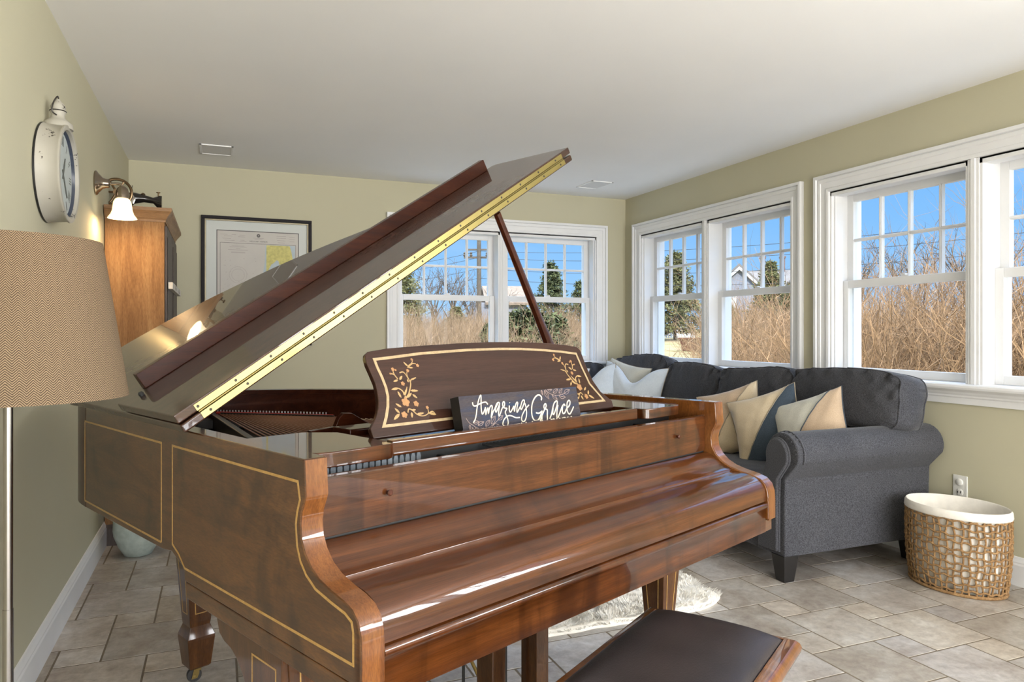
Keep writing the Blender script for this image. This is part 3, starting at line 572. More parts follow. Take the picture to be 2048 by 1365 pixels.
for x in (0.40, 1.11):
    bm = nb(); box(bm, (x - 0.03, x + 0.03), (0.172, 0.196), (0.946, 0.949)); tube(bm, [(x - 0.03, 0.190, 0.951), (x + 0.03, 0.190, 0.951)], 0.003, 8); obj('desk_hinge', bm, M['steel'], P)
# desk slide bracket behind the music desk
bm = nb(); prism(bm, [(0.30, 0.905), (0.62, 0.905), (0.62, 0.94), (0.49, 0.944), (0.425, 0.982), (0.40, 0.984), (0.385, 0.972), (0.375, 0.95), (0.30, 0.945)], FY, 0.50, 0.518)
obj('desk_bracket', bm, M['red'], P, smooth=60, bevel=0.002)
bm = nb(); box(bm, (0.315, 0.42), (0.34, 0.42), (0.935, 0.963)); obj('slide_block', bm, M['red'], P, smooth=0, bevel=0.003)
# music desk
DT = R(28); D0 = Vector((0.75, 0.2, 0.955))
def dmap(a, b_, n): return D0 + Vector((a, 0, 0)) + Vector((0, math.sin(DT), math.cos(DT))) * b_ + Vector((0, -math.cos(DT), math.sin(DT))) * n
bm = nb(); prism(bm, DESK, lambda p, n: dmap(p[0], p[1], n), 0.0, -0.014)
dk = obj('music_desk', bm, M['desk'], P, smooth=50, bevel=0.0025, seg=3)
bm = nb(); ribbon(bm, INL, 0.0075, dmap, closed=True, h=0.0006); obj('desk_stringing', bm, M['inlayd'], dk, smooth=0)
for sgn in (1, -1):
    f_ = (lambda a, b_, n: dmap(a, b_, n)) if sgn > 0 else (lambda a, b_, n: dmap(-a - 0.012, b_, n))
    bm = nb()
    for S in STEMS:
        c_ = catmull([(x, y, 0) for x, y in S], 4); L_ = len(c_)
        ribbon(bm, [(p.x, p.y) for p in c_], [0.0035 * (1 - 0.5 * i / L_) for i in range(L_)], f_, h=0.0005)
    for (p0, p1, w) in LEAVES:
        p0 = Vector(p0); p1 = Vector(p1); d = p1 - p0; nn = Vector((-d.y, d.x)).normalized() * w * 0.5
        prof = [(0.0, 0.1), (0.15, 0.55), (0.3, 0.95), (0.42, 0.75), (0.52, 1.0), (0.68, 0.62), (0.78, 0.68), (0.9, 0.25), (1, 0)]
        L1 = [p0 + d * t + nn * k for t, k in prof]; L2 = [p0 + d * t - nn * k * 0.9 for t, k in prof[:-1]][::-1]
        poly(bm, [tuple(p) for p in L1 + L2], f_, 0.0007)
    obj('marquetry_leaves', bm, M['leafm'], dk, smooth=0)
    bm = nb()
    for (c0, r_) in FLOWERS:
        pts = []; n5 = 5
        for k in range(40):
            a = 2 * math.pi * k / 40 + c0[0] * 30; pts.append((c0[0] + r_ * (0.72 + 0.28 * abs(math.cos(a * n5 / 2))) * math.cos(a), c0[1] + r_ * (0.72 + 0.28 * abs(math.cos(a * n5 / 2))) * math.sin(a)))
        poly(bm, pts, f_, 0.0009)
    obj('marquetry_flowers', bm, M['petal'], dk, smooth=0)
# stringing on the bass side
smap = lambda y, z, n: (-n, y, z)
bm = nb()
ribbon(bm, [(0.695, 0.680), (0.695, 0.927), (1.338, 0.925)], 0.0052, smap)
ribbon(bm, [(1.338, 0.925), (1.338, 0.678), (0.695, 0.680)], 0.0052, smap)
ribbon(bm, [(0.623, 0.928), (0.022, 0.929), (0.014, 0.897), (0.024, 0.872), (0.029, 0.849), (0.024, 0.810), (0.012, 0.785), (-0.008, 0.765), (-0.040, 0.748), (-0.090, 0.738), (-0.135, 0.731), (-0.155, 0.722), (-0.160, 0.705), (-0.160, 0.652), (0.547, 0.649), (0.585, 0.675), (0.623, 0.690)], 0.0052, smap, closed=True)
obj('side_stringing', bm, M['inlay'], side, smooth=0)

# lid
AL = R(31.95); LW = Vector((math.cos(AL), 0, math.sin(AL))); LN = Vector((-math.sin(AL), 0, math.cos(AL))); L0 = Vector((-0.022, 0, HP + 0.001))
lmap = lambda p, n: L0 + LW * p[0] + Vector((0, 1, 0)) * p[1] + LN * n
V0, V1 = 0.487, 0.872
curve = catmull([(1.612, 0.487, 0), (1.612, 0.60, 0), (1.585, 0.72, 0), (1.50, 0.86, 0), (1.36, 1.02, 0), (1.19, 1.20, 0), (1.06, 1.36, 0), (0.93, 1.49, 0), (0.79, 1.58, 0), (0.62, 1.665, 0), (0.45, 1.70, 0), (0.30, 1.712, 0), (0.15, 1.67, 0), (0.05, 1.57, 0), (0.0, 1.42, 0), (0.0, 1.30, 0)], 4)
bm = nb(); prism(bm, [(0.0, V0)] + [(p.x, p.y) for p in curve], lmap, 0.0, 0.0215)
lid = obj('lid', bm, M['lid'], P, smooth=50, bevel=0.005, seg=3)
bm = nb(); prism(bm, [(0.0, V0), (1.612, V0), (1.612, V1 - 0.02), (1.60, V1), (0.0, V1)], lmap, 0.0265, 0.049)
flap = obj('lid_flap', bm, M['lid'], P, smooth=0, bevel=0.003, seg=3)
bm = nb(); prism(bm, [(0.072, 0.846), (1.545, 0.846), (1.545, 0.872), (0.072, 0.872)], lmap, 0.049, 0.094)
obj('front_lip', bm, M['red'], flap, smooth=0, bevel=0.002)
bm = nb()
fmap = lambda p, y: L0 + LW * p[0] + LN * p[1] + Vector((0, y, 0))
prism(bm, [(0.052, 0.0045), (1.565, 0.0045), (1.565, 0.0205), (0.052, 0.0205)], fmap, V0 - 0.0018, V0 + 0.004)
prism(bm, [(0.048, 0.028), (1.560, 0.028), (1.560, 0.044), (0.048, 0.044)], fmap, V0 - 0.0018, V0 + 0.004)
tube(bm, [fmap((0.05, 0.0243), V0 - 0.001), fmap((1.56, 0.0243), V0 - 0.001)], 0.0028, 8)
pl = obj('lid_hinge', bm, M['brass'], lid, smooth=30)
bm = nb()
for k in range(15):
    s = 0.075 + k * 0.1045
    for n_, ds in ((0.0125, 0.0), (0.036, -0.02)):
        lathe(bm, [(0.0036, 0), (0.0030, 0.0008)], 10, fmap((s + ds, n_), V0 - 0.0018), to_axis((0, -1, 0)))
st = obj('hinge_screws', bm, M['screw'], pl)
bm = nb(); lathe(bm, [(0.006, 0), (0.007, 0.008), (0.004, 0.012)], 10, lmap((0.045, 0.80), 0.049), to_axis(LN)); obj('rubber_bumper', bm, M['rubber'], flap)
# lid prop
T_ = lmap((1.172, 0.500), -0.004); B_ = Vector((1.468, 0.600, 0.945))
bm = nb(); d = (B_ - T_); dn = d.normalized(); sx = Vector((1, 0.35, 0)); sx = (sx - dn * sx.dot(dn)).normalized(); sy = dn.cross(sx)
secs = [(0, .012, .010), (.25, .013, .011), (.50, .015, .012), (.62, .020, .013), (.72, .029, .014), (.80, .034, .014), (.93, .030, .014), (1.0, .022, .014)]
rings = []
for t, a, b_ in secs:
    c_ = T_ + d * t; rings.append([bm.verts.new(c_ + sx * a * u + sy * b_ * w) for u, w in ((-1, -.6), (-.6, -1), (.6, -1), (1, -.6), (1, .6), (.6, 1), (-.6, 1), (-1, .6))])
for A, B in zip(rings, rings[1:]):
    for k in range(8): bm.faces.new((A[k], A[(k + 1) % 8], B[(k + 1) % 8], B[k]))
bm.faces.new(rings[0][::-1]); bm.faces.new(rings[-1])
obj('lid_prop', bm, M['red'], P, smooth=40)

# legs
def leg(cx_, cy_, ztop, rear=False):
    r_ = empty('leg', (cx_, cy_, 0)); r_.parent = P
    bm = nb(); secs = [(ztop, .062), (0.50, .056), (0.21, .036), (0.195, .034), (0.160, .046), (0.150, .046), (0.055, .036), (0.048, .030)]
    rings = [[bm.verts.new((a * s, b_ * s, z)) for a, b_ in ((-1, -1), (1, -1), (1, 1), (-1, 1))] for z, s in secs]
    for A, B in zip(rings, rings[1:]):
        for k in range(4): bm.faces.new((A[k], A[(k + 1) % 4], B[(k + 1) % 4], B[k]))
    bm.faces.new(rings[0]); bm.faces.new(rings[-1][::-1])
    post = obj('leg_post', bm, M['legw'], r_, smooth=0, bevel=0.002)
    bm = nb()
    for ax in (0, 1):
        for sg in (-1, 1):
            def fm(a, b_, n, ax=ax, sg=sg):
                s = 0.036 + (b_ - 0.21) * (0.056 - 0.036) / 0.29 + 0.0003 + n
                return (a, sg * s, b_) if ax else (sg * s, a, b_)
            ribbon(bm, [(-0.018, 0.24), (0.018, 0.24), (0.034, min(ztop, 0.55) - 0.02), (-0.034, min(ztop, 0.55) - 0.02)], 0.003, fm, closed=True)
    obj('leg_stringing', bm, M['inlay'], post, smooth=0)
    cs = empty('caster', (0, 0, 0)); cs.parent = r_
    bm = nb(); lathe(bm, [(0.022, -0.009), (0.024, -0.006), (0.024, 0.006), (0.022, 0.009)], 20, (-0.012, -0.01, 0.0245), to_axis((0.3, 1, 0))); obj('wheel', bm, M['rubber'], cs)
    bm = nb(); lathe(bm, [(0.020, 0.044), (0.012, 0.050), (0.012, 0.056)], 14)
    for s in (-1, 1):
        o3 = Vector((0.3, 1, 0)).normalized() * 0.012 * s
        prism(bm, [(-0.022, 0.014), (-0.002, 0.014), (0.014, 0.048), (-0.012, 0.050)], lambda p, a: Vector((p[0], -0.01, p[1])) + o3 * (1 + a), -0.05, 0.15)
    tube(bm, [Vector((-0.012, -0.01, 0.0245)) + Vector((0.3, 1, 0)) * 0.015, Vector((-0.012, -0.01, 0.0245)) - Vector((0.3, 1, 0)) * 0.015], 0.004, 8)
    obj('caster_fork', bm, M['brassd'], cs, smooth=0)
    return r_
leg(0.345, 1.345, 0.66); lgl = leg(0.10, 0.19, 0.579); lgr = leg(1.452, 0.19, 0.579)
arch = [(0.44, 0.579), (0.437, 0.552), (0.425, 0.526), (0.40, 0.514), (0.365, 0.508), (0.335, 0.494), (0.305, 0.466), (0.28, 0.43), (0.262, 0.385), (0.25, 0.33), (0.245, 0.28)]
for lg, x0 in ((lgl, 0.028),):
    bm = nb(); full = [(y - 0.19, z) for y, z in arch]; full += [(-0.05, 0.28), (-0.055, 0.579)]
    cx_ = 0.10 if x0 < 1 else 1.435
    prism(bm, full, FX, x0 - cx_, x0 + (0.14 if x0 < 1 else 0.125) - cx_); br = obj('leg_bracket', bm, M['legw'], lg, smooth=40, bevel=0.003)
    bm = nb(); ribbon(bm, [(0.072, 0.300), (0.072, 0.529), (-0.030, 0.529), (-0.030, 0.300)], 0.004, lambda a, b_, n: (x0 - cx_ - n, a, b_), closed=True); obj('bracket_stringing', bm, M['inlay'], br, smooth=0)
# pedal lyre
ly = empty('pedal_lyre', (0.705, 0.16, 0)); ly.parent = P
bm = nb()
for s in (-1, 1): box(bm, (s * 0.083 - 0.024, s * 0.083 + 0.024), (-0.03, 0.03), (0.13, 0.585))
obj('lyre_post', bm, M['legw'], ly, smooth=0, bevel=0.003)
bm = nb(); box(bm, (-0.15, 0.15), (-0.05, 0.06), (0.075, 0.135)); obj('pedal_box', bm, M['legw'], ly, smooth=0, bevel=0.005)
for x in (-0.07, 0, 0.07):
    bm = nb(); prism(bm, [(-0.06, 0.07), (-0.13, 0.062), (-0.15, 0.05), (-0.15, 0.044), (-0.12, 0.05), (-0.05, 0.06)], FX, x - 0.014, x + 0.014); obj('pedal', bm, M['brass'], ly, smooth=30)
for x in (-0.125, 0.0, 0.03):
    bm = nb(); tube(bm, [(x, 0.06, 0.13), (x, 0.06, 0.585)], 0.004, 8); obj('pedal_rod', bm, M['rubber'], ly)
bm = nb(); tube(bm, [(0.0, 0.04, 0.13), (-0.05, 0.36, 0.585)], 0.005, 8); obj('lyre_brace', bm, M['brassd'], ly)

# ---------------------------------------------------------------- bench
BN = empty('piano_bench', tuple(pm(0.939, -0.121, 0)), TH + R(10.3), 'walnut piano bench with dark padded leather top in front of the keys', 'bench')
m_, nt, b = newmat('dark_brown_leather'); v = coords(nt); f1 = noise(nt, v, 8, 3); f2 = noise(nt, v, 260, 4, 0.7); mm_ = coords(nt, (40, 240, 40), (0, 0, R(20))); f3 = noise(nt, mm_, 1.0, 3, 0.6, 1.0)
c_ = ramp(nt, f1, [(0.3, (0.014, 0.010, 0.011)), (0.7, (0.026, 0.019, 0.020))])
nt.links.new(c_, b.inputs['Base Color']); b.inputs['Roughness'].default_value = 0.40; b.inputs['Specular IOR Level'].default_value = 0.42
ad = N(nt, 'ShaderNodeMath', operation='ADD'); nt.links.new(f2, ad.inputs[0]); nt.links.new(f3, ad.inputs[1]); bump(nt, b, ad.outputs[0], 0.25, 0.002); M['leather'] = m_
BL, BD = 0.80, 0.345
bm = nb(); prof = [(0.0, .445), (.012, .440), (.020, .448), (.022, .458), (.018, .468), (.010, .476), (.0, .480)]
n_ = [(0, 0), (-BL, 0), (-BL, -BD), (0, -BD)]; rings = []
for dx, z in [(-.02, .440)] + prof[1:] + [(-.012, .482), (-.014, .476)]:
    rings.append([bm.verts.new(q) for q in ((dx, dx, z), (-BL - dx, dx, z), (-BL - dx, -BD - dx, z), (dx, -BD - dx, z))])
for A, B in zip(rings, rings[1:]):
    for k in range(4): bm.faces.new((A[k], A[(k + 1) % 4], B[(k + 1) % 4], B[k]))
bm.faces.new(rings[0][::-1]); bm.faces.new(rings[-1])
obj('lid_frame', bm, M['arm'], BN, smooth=40, bevel=0.001)
bm = nb(); nx, ny = 48, 24; G = []
for i in range(nx + 1):
    row = []
    for j in range(ny + 1):
        a = -1 + 2 * i / nx; c_ = -1 + 2 * j / ny
        a2 = math.sin(a * math.pi / 2); c2 = math.sin(c_ * math.pi / 2)
        z = 0.478 + 0.036 * ((1 - abs(a2) ** 10) * (1 - abs(c2) ** 4)) ** 0.5 + 0.0008 * math.sin(a * 9) * math.cos(c_ * 7)
        row.append(bm.verts.new((-BL / 2 + a2 * (BL / 2 - .0135), -BD / 2 + c2 * (BD / 2 - .0135), z)))
    G.append(row)
for i in range(nx):
    for j in range(ny): bm.faces.new((G[i][j], G[i + 1][j], G[i + 1][j + 1], G[i][j + 1]))
obj('leather_pad', bm, M['leather'], BN, smooth=80)
bm = nb(); q = 0.022
box(bm, (-BL + q, -q), (-BD + q, -q), (0.33, 0.441)); bx_ = obj('bench_box', bm, M['arm'], BN, smooth=0, bevel=0.002)
bm = nb()
for y, yy in ((-BD + q - 0.006, -BD + q + 0.002), (-q - 0.002, -q + 0.006)):
    box(bm, (-BL + q, -BL + q + .05), (y, yy), (0.33, 0.441)); box(bm, (-q - .05, -q), (y, yy), (0.33, 0.441)); box(bm, (-BL + q, -q), (y, yy), (0.33, 0.352)); box(bm, (-BL + q, -q), (y, yy), (0.422, 0.441))
for x, xx in ((-q - .002, -q + .006), (-BL + q - .006, -BL + q + .002)):
    box(bm, (x, xx), (-BD + q, -BD + q + .04), (0.33, 0.441)); box(bm, (x, xx), (-q - .04, -q), (0.33, 0.441)); box(bm, (x, xx), (-BD + q, -q), (0.33, 0.352)); box(bm, (x, xx), (-BD + q, -q), (0.422, 0.441))
obj('panel_moulding', bm, M['arm'], bx_, smooth=0, bevel=0.001)
for x in (-q - .022, -BL + q + .022):
    for y in (-q - .022, -BD + q + .022):
        bm = nb(); rings = [[bm.verts.new((x + a * s, y + c_ * s, z)) for a, c_ in ((-1, -1), (1, -1), (1, 1), (-1, 1))] for z, s in ((0.335, .026), (0.25, .024), (0.02, .015), (0, .015))]
        for A, B in zip(rings, rings[1:]):
            for k in range(4): bm.faces.new((A[k], A[(k + 1) % 4], B[(k + 1) % 4], B[k]))
        bm.faces.new(rings[0]); bm.faces.new(rings[-1][::-1]); obj('leg', bm, M['arm'], BN, smooth=0, bevel=0.002)

# ---------------------------------------------------------------- wooden sign on the music shelf
ST_ = R(12.8); S0 = Vector((0.515, 0.149, 0.947))
M['signw'] = wood('weathered_blue_wood', [(0.022, 0.038, 0.075), (0.046, 0.040, 0.046), (0.068, 0.054, 0.050)], (1.5, 14, 14), 0.7, 0.0, spec=0.15, fine=60, bmp=0.1)
M['paint'] = plain('cream_paint', (0.60, 0.53, 0.40), 0.6, var=0.08, scale=60)
M['rose'] = plain('dusty_rose_paint', (0.26, 0.185, 0.16), 0.6, var=0.2, scale=60)
M['black'] = plain('black_paint', (0.008, 0.008, 0.008), 0.5)
SG = empty('wooden_sign', tuple(pm(*S0)), TH, 'dark wooden block sign lettered Amazing Grace on the music shelf', 'sign')
sm = lambda a, b_, n: Vector((a, 0, 0)) + Vector((0, math.sin(ST_), math.cos(ST_))) * b_ + Vector((0, -math.cos(ST_), math.sin(ST_))) * n
ZB = 0.0; WS = 0.463; HS = 0.097
bm = nb(); A = [bm.verts.new(sm(a, b_, -0.0002)) for a, b_ in ((0.004, ZB), (WS, ZB), (WS, HS), (0.004, HS))]
B = [bm.verts.new(sm(a, b_, -0.033)) for a, b_ in ((0.004, ZB), (WS, ZB), (WS, HS), (0.004, HS))]
bm.faces.new(A)
for i in range(4): f = bm.faces.new((A[i], B[i], B[(i + 1) % 4], A[(i + 1) % 4])); f.material_index = 1
f = bm.faces.new(B[::-1]); f.material_index = 1
blk = obj('block', bm, [M['signw'], M['black']], SG, smooth=0)
def lettering(Ls, w, nm, mat, h):
    bm = nb()
    for S in Ls:
        c_ = catmull([(x, y, 0) for x, y in S], 5) if len(S) > 2 else [Vector((*q, 0)) for q in S]
        pts_ = [(p.x, max(0.001, min(HS - 0.001, p.y))) for p in c_]
        ribbon(bm, pts_, w, sm, h=h)
    return obj(nm, bm, mat, blk, smooth=0)
lettering(LET[:7], 0.0031, 'lettering', M['paint'], 0.0008); lettering(LET[7:], 0.0038, 'lettering', M['paint'], 0.0008)
lv = []
for (p, q) in SLEAF:
    p = Vector(p); q = Vector(q); d = q - p; nn = Vector((-d.y, d.x)) * 0.20
    lv.append([tuple(p), tuple(p + d * .3 + nn), tuple(p + d * .6 + nn), tuple(q)]); lv.append([tuple(p), tuple(p + d * .3 - nn), tuple(p + d * .6 - nn), tuple(q)]); lv.append([tuple(p), tuple(p + d * .85)])
lettering(lv, 0.0011, 'leaf_sprigs', M['rose'], 0.0006); lettering(SSTEM, 0.0013, 'sprig_stems', M['rose'], 0.0006)
# ---------------------------------------------------------------- fabrics
def fabric(name, c1, c2, scale=500, rough=0.95, wr=0.0, sheen=0.3, bs=0.25):
    m_, nt, b = newmat(name); v = coords(nt)
    f = noise(nt, v, scale, 2, 0.7); g = noise(nt, v, 5, 4)
    c = ramp(nt, f, [(0.35, c1), (0.65, c2)]); c = mixc(nt, 0.5, c, ramp(nt, g, [(0.3, (0.80, 0.80, 0.82)), (0.7, (1.12, 1.12, 1.10))]), 'MULTIPLY')
    nt.links.new(c, b.inputs['Base Color']); b.inputs['Roughness'].default_value = rough
    b.inputs['Sheen Weight'].default_value = sheen; b.inputs['Sheen Roughness'].default_value = 0.4; b.inputs['Specular IOR Level'].default_value = 0.2
    bump(nt, b, f, bs, 0.002); return m_
M['char'] = fabric('charcoal_chenille', (0.024, 0.025, 0.030), (0.098, 0.099, 0.110), 300, sheen=0.15)
M['cream'] = fabric('cream_velvet', (0.55, 0.44, 0.29), (0.66, 0.55, 0.39), 300, 0.8, sheen=0.5, bs=0.05)
M['beige'] = fabric('beige_velvet', (0.46, 0.34, 0.23), (0.58, 0.44, 0.31), 300, 0.8, sheen=0.5, bs=0.05)
M['pale'] = fabric('pale_grey_velvet', (0.46, 0.45, 0.38), (0.60, 0.58, 0.50), 300, 0.8, sheen=0.5, bs=0.05)
M['slate'] = fabric('slate_blue_velvet', (0.035, 0.050, 0.068), (0.060, 0.082, 0.108), 300, 0.8, sheen=0.4, bs=0.05)
M['ice'] = fabric('ice_blue_velvet', (0.50, 0.56, 0.62), (0.64, 0.69, 0.74), 300, 0.8, sheen=0.5, bs=0.05)
M['pipe'] = plain('dark_blue_piping', (0.05, 0.07, 0.09), 0.7)
M['pipet'] = plain('taupe_piping', (0.30, 0.25, 0.18), 0.7)
M['foot'] = plain('black_sofa_foot', (0.012, 0.011, 0.011), 0.4)

def cushion(w, h, t, seed, puff=0.35, rc=0.10, wr=0.013):
    """box cushion, width on x, height on z, thickness on y; returns bmesh and the two piping loops"""
    rnd = random.Random(seed); ph = [rnd.uniform(0, 6.3) for _ in range(12)]
    def pos(a, c, s):
        # superellipse outline
        n_ = 7.0; rr = max(abs(a), abs(c))
        if rr > 1e-6:
            k = rr / (abs(a) ** n_ + abs(c) ** n_) ** (1 / n_)
        else: k = 1
        x, z = a * k * w / 2, c * k * h / 2
        x *= 1 - 0.03 * (1 - abs(c) ** 2) * 0; z += 0.010 * math.sin(a * 2.6 + ph[0]) * (c > 0) * abs(c)
        e_ = (1 - abs(a) ** 3.0) * (1 - abs(c) ** 3.0)
        y = s * (t / 2) * (1 - puff + puff * max(0, e_) ** 0.6)
        fold = math.sin(a * 17 + c * 6 + ph[1]) * math.sin(c * 3 + ph[2]) + 0.7 * math.sin(a * 29 - c * 9 + ph[3])
        y += s * wr * fold * (0.25 + 0.75 * max(abs(a), abs(c)) ** 3) * (0.4 + 0.6 * (c > 0))
        return Vector((x, y, z))
    bm = nb(); n = 26; loops = []
    G = {}
    for s in (-1, 1):
        for i in range(n + 1):
            for j in range(n + 1):
                a = math.sin((-1 + 2 * i / n) * math.pi / 2) * 0.5 + (-1 + 2 * i / n) * 0.5; c = math.sin((-1 + 2 * j / n) * math.pi / 2) * 0.5 + (-1 + 2 * j / n) * 0.5
                G[s, i, j] = bm.verts.new(pos(a, c, s))
        for i in range(n):
            for j in range(n): bm.faces.new((G[s, i, j], G[s, i + 1, j], G[s, i + 1, j + 1], G[s, i, j + 1]))
    ring = [(i, 0) for i in range(n)] + [(n, j) for j in range(n)] + [(i, n) for i in range(n, 0, -1)] + [(0, j) for j in range(n, 0, -1)]
    R0 = [G[-1, i, j] for i, j in ring]; R1 = [G[1, i, j] for i, j in ring]
    c0 = Vector((0, 0, 0))
    mid = [bm.verts.new(((p.co + q.co) / 2) * 1.0 + Vector((p.co.x, 0, p.co.z)).normalized() * 0.010) for p, q in zip(R0, R1)]
    L = len(ring)
    for A, B in ((R0, mid), (mid, R1)):
        for k in range(L): bm.faces.new((A[k], A[(k + 1) % L], B[(k + 1) % L], B[k]))
    return bm, [[v.co.copy() for v in R0], [v.co.copy() for v in R1]]
def rotm(yaw=0, pitch=0, roll=0):
    return Matrix.Rotation(R(yaw), 4, 'Z') @ Matrix.Rotation(R(pitch), 4, 'X') @ Matrix.Rotation(R(roll), 4, 'Y')
def sofa_cushion(parent, name, c, size, yaw, pitch, roll, seed, puff=0.35):
    bm, lp = cushion(*size, seed, puff); T_ = Matrix.Translation(c) @ rotm(yaw, pitch, roll)
    bmesh.ops.transform(bm, matrix=T_, verts=bm.verts); o = obj(name, bm, M['char'], parent, smooth=80)
    bm = nb()
    for L in lp: tube(bm, [T_ @ p for p in L], 0.0048, 6, closed=True)
    obj('piping', bm, M['char'], o, smooth=80); return o

SF = empty('sectional_sofa', (2.97, 4.2, 0), 0, 'dark charcoal fabric L shaped sofa with rolled arm under the side windows', 'sofa')
S_ = Vector((2.97, 4.2, 0)); rel = lambda p: Vector(p) - S_
def sbox(bm, x, y, z): box(bm, (x[0] - S_.x, x[1] - S_.x), (y[0] - S_.y, y[1] - S_.y), z)
bm = nb(); sbox(bm, (2.50, 3.45), (2.80, 5.74), (0.125, 0.30)); sbox(bm, (1.78, 2.50), (4.86, 5.74), (0.125, 0.30)); obj('base', bm, M['char'], SF, smooth=0, bevel=0.012, seg=3)
bm = nb(); sbox(bm, (3.36, 3.46), (2.74, 5.74), (0.25, 0.845)); sbox(bm, (1.78, 3.36), (5.62, 5.74), (0.25, 0.845)); obj('back_frame', bm, M['char'], SF, smooth=0, bevel=0.03, seg=4)
# rolled arm facing the camera
def arm_prof(g=0.0):
    pr = [(2.672 - g, 0.125), (2.672 - g, 0.40), (2.668 - g, 0.50)]
    cy_, cz_, r_ = 2.690, 0.618, 0.104 + g
    for k in range(17):
        a = R(225 - 25) - R(13.6) * k
        pr.append((cy_ + r_ * math.cos(a), cz_ + r_ * math.sin(a)))
    pr += [(2.825 + g, 0.50), (2.86 + g, 0.36), (2.86 + g, 0.125)]
    return pr
bm = nb(); prism(bm, arm_prof(), lambda p, a: rel((a, p[0], p[1])), 2.495, 3.47); ao = obj('rolled_arm', bm, M['char'], SF, smooth=50, bevel=0.008, seg=3)
bm = nb(); pr = [Vector((2.492, (y - 2.76) * 0.80 + 2.762, (z - 0.40) * 0.93 + 0.405)) for y, z in arm_prof(-0.012)]
prism(bm, [(p.y, p.z) for p in pr], lambda p, a: rel((a, p[0], p[1])), 2.470, 2.50); af = obj('arm_front_panel', bm, M['char'], ao, smooth=50, bevel=0.010, seg=3)
bm = nb(); tube(bm, [rel((2.486, p.y, p.z)) for p in pr], 0.006, 6); obj('piping', bm, M['char'], ao, smooth=80)
bm = nb(); pp = arm_prof(0.003)[3:20]; tube(bm, [rel((2.53, y, z)) for y, z in pp], 0.0045, 6); obj('piping', bm, M['char'], ao, smooth=80)
# gathered pleats on the roll front
bm = nb()
for k in range(2, 15):
    y, z = arm_prof(0.0)[3 + k]; d = Vector((0, y - 2.69, z - 0.618)).normalized(); p0 = Vector((2.494, 2.69, 0.618)) + d * 0.088; p1 = Vector((2.515, 2.69, 0.618)) + d * 0.1045
    tube(bm, [rel(p0), rel(p1), rel(p1 + Vector((0.02, 0, 0)))], [0.004, 0.005, 0.002], 5)
obj('gathers', bm, M['char'], ao, smooth=80)
for k, (y0, y1) in enumerate(((2.85, 3.55), (3.55, 4.25), (4.25, 4.95))):
    bm, lp = cushion(0.90, y1 - y0 - 0.01, 0.17, 30 + k, 0.12); T_ = Matrix.Translation(rel((2.93, (y0 + y1) / 2, 0.385))) @ Matrix.Rotation(R(90), 4, 'X')
    bmesh.ops.transform(bm, matrix=T_, verts=bm.verts); so = obj('seat_cushion', bm, M['char'], SF, smooth=80)
    bm = nb()
    for L in lp: tube(bm, [T_ @ p for p in L], 0.0048, 6, closed=True)
    obj('piping', bm, M['char'], so, smooth=80)
for k, (x0, x1, y0, y1) in enumerate(((2.50, 3.36, 4.95, 5.60), (1.80, 2.50, 4.90, 5.60))):
    bm, lp = cushion(x1 - x0 - 0.01, y1 - y0 - .01, 0.17, 40 + k, 0.12); T_ = Matrix.Translation(rel(((x0 + x1) / 2, (y0 + y1) / 2, 0.385))) @ Matrix.Rotation(R(90), 4, 'X')
    bmesh.ops.transform(bm, matrix=T_, verts=bm.verts); obj('seat_cushion', bm, M['char'], SF, smooth=80)
# back cushions
sofa_cushion(SF, 'back_cushion', rel((3.262, 2.975, 0.835)), (0.735, 0.30, 0.25), -90, -8, 0.5, 1, 0.30)
sofa_cushion(SF, 'back_cushion', rel((3.245, 3.700, 0.715)), (0.690, 0.500, 0.24), -90, -10, -1, 2, 0.40)
sofa_cushion(SF, 'back_cushion', rel((3.245, 4.385, 0.705)), (0.660, 0.510, 0.23), -90, -12, 1, 3, 0.42)
sofa_cushion(SF, 'back_cushion', rel((3.215, 5.070, 0.735)), (0.660, 0.530, 0.22), -80, -14, -5, 4, 0.42)
sofa_cushion(SF, 'back_cushion', rel((2.74, 5.485, 0.71)), (0.68, 0.49, 0.20), 0, -12, 4, 5, 0.42)
sofa_cushion(SF, 'back_cushion', rel((2.08, 5.485, 0.69)), (0.60, 0.46, 0.20), 0, -12, 0, 6, 0.42)
for (x, y) in ((2.535, 2.715), (3.40, 2.73), (2.56, 4.80), (1.84, 4.92), (1.84, 5.66), (3.40, 5.66)):
    bm = nb(); rings = [[bm.verts.new(rel((x + a * s, y + c * s, z))) for a, c in ((-1, -1), (1, -1), (1, 1), (-1, 1))] for z, s in ((0.130, .045), (0, .030))]
    for k in range(4): bm.faces.new((rings[0][k], rings[0][(k + 1) % 4], rings[1][(k + 1) % 4], rings[1][k]))
    bm.faces.new(rings[0]); bm.faces.new(rings[1][::-1]); obj('foot', bm, M['foot'], SF, smooth=0, bevel=0.003)

